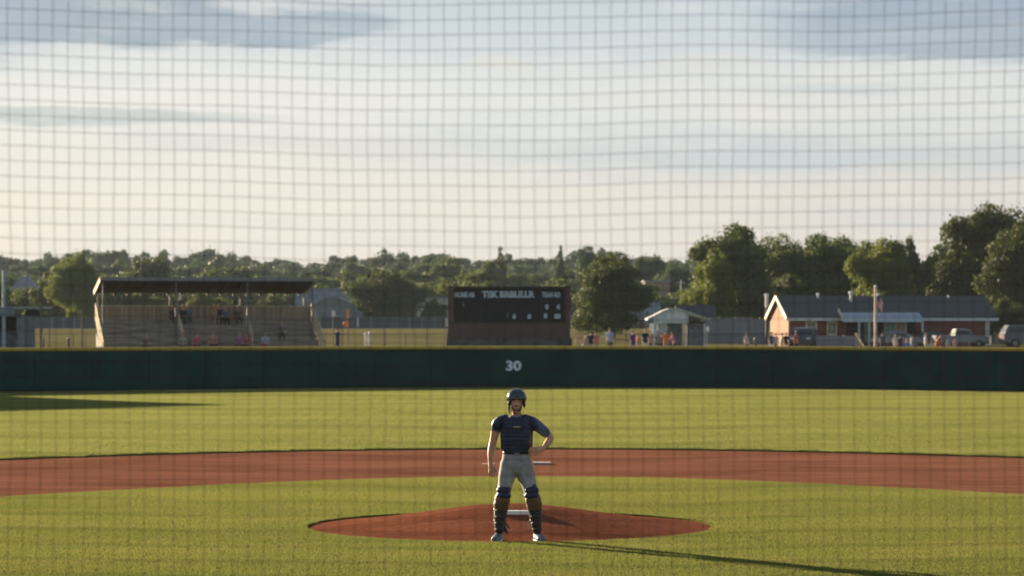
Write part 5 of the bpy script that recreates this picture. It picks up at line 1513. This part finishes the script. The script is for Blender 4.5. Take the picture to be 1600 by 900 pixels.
    e.limb([(cx - .118, -.075, 1.575), (cx - .06, -.105, 1.535), (cx, -.118, 1.515), (cx + .06, -.105, 1.535), (cx + .118, -.075, 1.575)], [.008] * 5, n=8)
    e.build('edge_piping', mat('piping_slate', (.045, .06, .10), .6, .1), root, smooth=True)
    lg = G()                                  # small gold chest lettering
    for k, t in enumerate((.9, 1.0, .8, 1.0, .9, .7)):
        lg.box(-.042 + k * .0155, -.042 + k * .0155 + .0115, -.004, .004, -.008 * t, .008 * t)
    o = lg.build('chest_emblem', mat('gold_thread', (.55, .42, .22), .5, .1), root); o.location = (cx + .0, -.1515, 1.447)
    for sx, x in ((-1, -.185), (1, .262)):
        g = G(); rot = Matrix.Rotation(sx * R(-28), 3, 'Y')
        g.ball((x, .005, 1.478), (.075, .085, .095), 20, 12, rot); g.limb([(x - sx * .02, -.01, 1.535), (x - sx * .10, -.03, 1.565)], [(.045, .06), (.04, .05)], n=12)
        g.remesh('shoulder_cap', navy, root, voxel=.007, smooth=3)
    # --- helmet with brim, ear guards and chin strap
    hm = mat('helmet_shell', (.018, .030, .038), .22, .15, 5, spec=.7)
    h = G(); vs = []; fs = []; n = 32; K = 14
    def shell(r, drop):
        out = []
        for i in range(K + 1):
            th = (i / K) * (math.pi * .5 + .48)
            for k in range(n):
                ph = 2 * math.pi * k / n; fx = math.cos(ph); fy = math.sin(ph)
                front = max(0, -fy) ** 1.5
                tt = min(th, math.pi * .5 + .03 + (.45 - .47 * front if True else 0))
                out.append((hx + fx * (.124 + r) * math.sin(tt) * (1 - .10 * max(0, tt - 1.57)), .010 + fy * (.132 + r) * math.sin(tt), 1.805 + (.122 + r) * math.cos(tt)))
        return out
    o_ = shell(.003, 0); i_ = shell(-.006, 0)
    vs = o_ + i_; m = (K + 1) * n
    for i in range(K):
        for k in range(n):
            a = i * n + k; b2 = i * n + (k + 1) % n
            fs.append((a, a + n, b2 + n, b2)); fs.append((m + a, m + b2, m + b2 + n, m + a + n))
    for k in range(n):
        a = K * n + k; b2 = K * n + (k + 1) % n; fs.append((a, m + a, m + b2, b2))
    he = h.add(vs, fs).build('helmet', hm, root, smooth=True)
    br = G(); pts_ = []
    for k in range(13):
        a = math.pi * (k / 12); pts_.append((hx - math.cos(a) * .104, .005 - math.sin(a) * .138 + .01, 1.818 - .008 * math.sin(a)))
    inner = [(hx + (x - hx) * .9, y * .55 - .02, z + .012) for x, y, z in pts_]
    m = len(pts_); V2 = pts_ + inner + [(x, y, z - .008) for x, y, z in pts_ + inner]
    br.add(V2, [(i, i + 1, m + i + 1, m + i) for i in range(m - 1)] + [(2 * m + i, 3 * m + i, 3 * m + i + 1, 2 * m + i + 1) for i in range(m - 1)] + [(i, 2 * m + i, 2 * m + i + 1, i + 1) for i in range(m - 1)])
    br.build('brim', hm, he, smooth=True)
    for s in (-1, 1):
        G().ball((hx + s * .096, .004, 1.735), (.020, .050, .052), 16, 10).build('ear_guard', hm, he, smooth=True)
    st = G().limb([(hx - .088, -.02, 1.70), (hx - .070, -.05, 1.655), (hx - .03, -.078, 1.620), (hx, -.085, 1.613)], [(.006, .003)] * 4, n=6)
    st.limb([(hx - .100, -.015, 1.72), (hx - .098, -.03, 1.66), (hx - .085, -.035, 1.625)], [.014, .012, .008], n=8)
    st.build('chin_strap', blk, he, smooth=True)
    # --- leg guards
    def guard(pts_, side):
        # pts_: (x, z, half width)
        gd = G().limb([(x, -.028, z) for x, z, w in pts_], [(w, w * .86) for x, z, w in pts_], n=22, sub=4)
        shin = gd.remesh('shin_guard', blk, root, voxel=.006, smooth=2)
        x0_, z0_, w0_ = pts_[-1]; x1_, z1_, w1_ = pts_[-2]
        # ridges down the shin plates
        for t in (.16, .24, .32, .40):
            zz = t; xx = np.interp(zz, [q[1] for q in pts_], [q[0] for q in pts_]); ww = np.interp(zz, [q[1] for q in pts_], [q[2] for q in pts_])
            G().limb([(xx - ww * .8, -.055, zz - .01), (xx - ww * .4, -.028 - ww * .86, zz), (xx + ww * .4, -.028 - ww * .86, zz), (xx + ww * .8, -.055, zz - .01)], [.008] * 4, n=8).build('plate_ridge', mat('ridge_grey', (.05, .055, .06), .5, .2), shin, smooth=True)
        kx = np.interp(.60, [q[1] for q in pts_], [q[0] for q in pts_])
        k = G().ball((kx, -.045, .645), (.094, .080, .060), 20, 12); k.ball((kx, -.055, .578), (.100, .080, .052), 20, 12)
        k.remesh('knee_cap', navy, shin, voxel=.006, smooth=2)
        cxx = np.interp(.50, [q[1] for q in pts_], [q[0] for q in pts_])
        for zz, hh in ((.520, .034), (.460, .030)):
            xx = np.interp(zz, [q[1] for q in pts_], [q[0] for q in pts_])
            G().limb([(xx, -.034, zz - hh * .5), (xx, -.034, zz + hh * .5)], [(.099, .088), (.101, .090)], n=22, sub=2).build('leather_band', brn, shin, smooth=True)
        for zz in (.66, .40, .26):
            xx = np.interp(zz, [q[1] for q in pts_], [q[0] for q in pts_]); ww = np.interp(zz, [q[1] for q in pts_], [q[2] for q in pts_])
            G().limb([(xx - side * ww * .9, -.02, zz), (xx - side * ww, .05, zz), (xx, .105, zz), (xx + side * ww, .05, zz), (xx + side * ww * .95, -.02, zz)], [(.004, .016)] * 5, n=6, ref=(0, 0, 1)).build('strap', brn if zz < .5 else blk, shin, smooth=True)
        return shin
    gl = guard([(-.160, .135, .060), (-.156, .24, .069), (-.148, .34, .082), (-.132, .47, .094), (-.110, .58, .088), (-.090, .68, .084)], 1)
    gr = guard([(.316, .135, .060), (.306, .24, .069), (.296, .34, .082), (.278, .47, .094), (.252, .58, .090), (.232, .68, .084)], -1)
    # loose strap ends
    G().limb([(-.090, .03, .24), (-.062, .02, .20), (-.030, .01, .150)], [(.010, .004), (.010, .004), (.005, .003)], n=6).build('loose_strap', blk, gl)
    G().limb([(-.100, .02, .20), (-.080, -.01, .13), (-.050, -.01, .095)], [(.020, .008), (.018, .008), (.010, .006)], n=8).build('loose_strap', blk, gl)
    G().limb([(.245, .03, .26), (.205, .04, .22), (.210, .03, .15)], [(.020, .006), (.022, .006), (.012, .005)], n=8).build('loose_strap', mat('tan_strap', (.50, .36, .20), .7, .1), gr)
    G().limb([(.262, .03, .40), (.225, .02, .42), (.205, .01, .445)], [(.006, .014)] * 3, n=8).build('loose_strap', MATS['tan_strap'], gr)
    # shoes
    sm = mat('cleat_grey', (.20, .21, .24), .5, .25, 14, color2=(.05, .055, .07)); sole = mat('white_sole', (.62, .60, .58), .5, .1)
    for (ax, ay), (tx, ty) in (((-.165, .06), (-.205, -.17)), ((.318, .06), (.372, -.15))):
        g = G()
        mx, my = (ax + tx) / 2, (ay + ty) / 2
        g.limb([(ax, ay, .055), (mx, my, .050), (tx, ty, .036)], [(.052, .056), (.064, .052), (.060, .038)], n=14, ref=(0, 0, 1))
        g.limb([(ax, ay - .01, .06), (ax, ay - .01, .135)], [(.046, .052), (.042, .048)], n=14)
        sh = g.remesh('shoe', sm, root, voxel=.006, smooth=2)
        G().limb([(ax, ay + .01, .014), (mx, my, .014), (tx, ty - .005, .014)], [(.056, .014), (.069, .014), (.062, .014)], n=14, ref=(0, 0, 1)).build('sole', sole, sh, smooth=True)
        l = G()
        for i in range(4):
            t = .25 + i * .14; lx = ax + (tx - ax) * t; ly = ay + (ty - ay) * t; l.limb([(lx - .032, ly, .085 - i * .006), (lx, ly - .012, .104 - i * .008), (lx + .032, ly, .085 - i * .006)], [.005] * 3, n=6)
        l.build('lace', M_WHITE, sh, smooth=True)
catcher()

# ------------------------------------------------------------------ backstop net
def net():
    d = 7.9; sp = 23.6 / FPX * d; r = .00098
    x0, x1, z0, z1 = -6.0, 6.0, .6, 5.4
    m = mat('net_twine', (.055, .032, .022), 1.0, .1, spec=.0)
    nx = int((x1 - x0) / sp); nz = int((z1 - z0) / sp)
    def pos(i, j):
        """knot position: i along x, j up; the net sags and billows"""
        x = x0 + i * sp; z = z0 + j * sp
        u = max(-1.5, min(1.5, x / 1.5)); v = (z - 2.8)
        sag = .030 * u * u * (1 if u > 0 else 1.15) * (.5 + .5 * min(1, max(0, v / .9 + .5)))
        zz = z + sag + .004 * math.sin(x * 4.1 + z * 1.7) + .0018 * math.sin(x * 9.3 - z * 3.1 + 1)
        xx = x + .003 * math.sin(z * 3.3 + x * 1.1) + .0015 * math.sin(z * 13 + x * 3)
        yy = d + .06 * math.sin(x * 1.4 + 1) * math.cos(z * 1.1) + .015 * math.sin(x * 6 + z * 4)
        return (xx, yy, zz)
    Pn = np.array([[pos(i, j) for j in range(nz + 1)] for i in range(nx + 1)])
    vs = []; fs = []
    def cord(line, horiz):
        n0 = len(vs); k = 4
        for p in line:
            for a in range(k):
                an = math.pi / 2 * a + .785; c, s_ = math.cos(an) * r, math.sin(an) * r
                vs.append((p[0], p[1] + s_, p[2] + c) if horiz else (p[0] + c, p[1] + s_, p[2]))
        for i in range(len(line) - 1):
            for a in range(k): fs.append((n0 + i * k + a, n0 + i * k + (a + 1) % k, n0 + (i + 1) * k + (a + 1) % k, n0 + (i + 1) * k + a))
    for i in range(nx + 1): cord(Pn[i], False)
    for j in range(nz + 1): cord(Pn[:, j], True)
    root = empty('backstop_net', (0, 0, 0), 'dark square-mesh backstop net hanging across the whole view in front of the field', 'net')
    mesh_obj('netting', vs, fs, m, root)
    top = G().limb([(x0 - .1, d, z0 + nz * sp + .06), (0, d, z0 + nz * sp + .03), (x1 + .1, d, z0 + nz * sp + .06)], [.006] * 3, n=8); top.build('support_cable', M_STEEL, root, smooth=True)
    for x in (x0, x1): G().limb([(x, d, 0), (x, d, z0 + nz * sp + .1)], [.05, .05], n=12, sub=1).build('support_pole', mat('green_pole', (.02, .04, .035), .5, .1), root, smooth=True)
net()

# ------------------------------------------------------------------ air
def haze():
    g = G().box(-1400, 1400, -30, 1350, -1.1, 46)
    m = bpy.data.materials.new('haze'); m.use_nodes = True; nt = m.node_tree; nt.nodes.clear()
    o = nt.nodes.new('ShaderNodeOutputMaterial'); v = nt.nodes.new('ShaderNodeVolumePrincipled')
    v.inputs['Color'].default_value = (.66, .80, .95, 1); v.inputs['Density'].default_value = HAZE; v.inputs['Anisotropy'].default_value = .2
    nt.links.new(v.outputs[0], o.inputs['Volume'])
    ob = g.build('haze', m); tag(ob, 'thin pale evening haze over the field and the distant wood', 'haze', kind='stuff')
HAZE = .00005
haze()
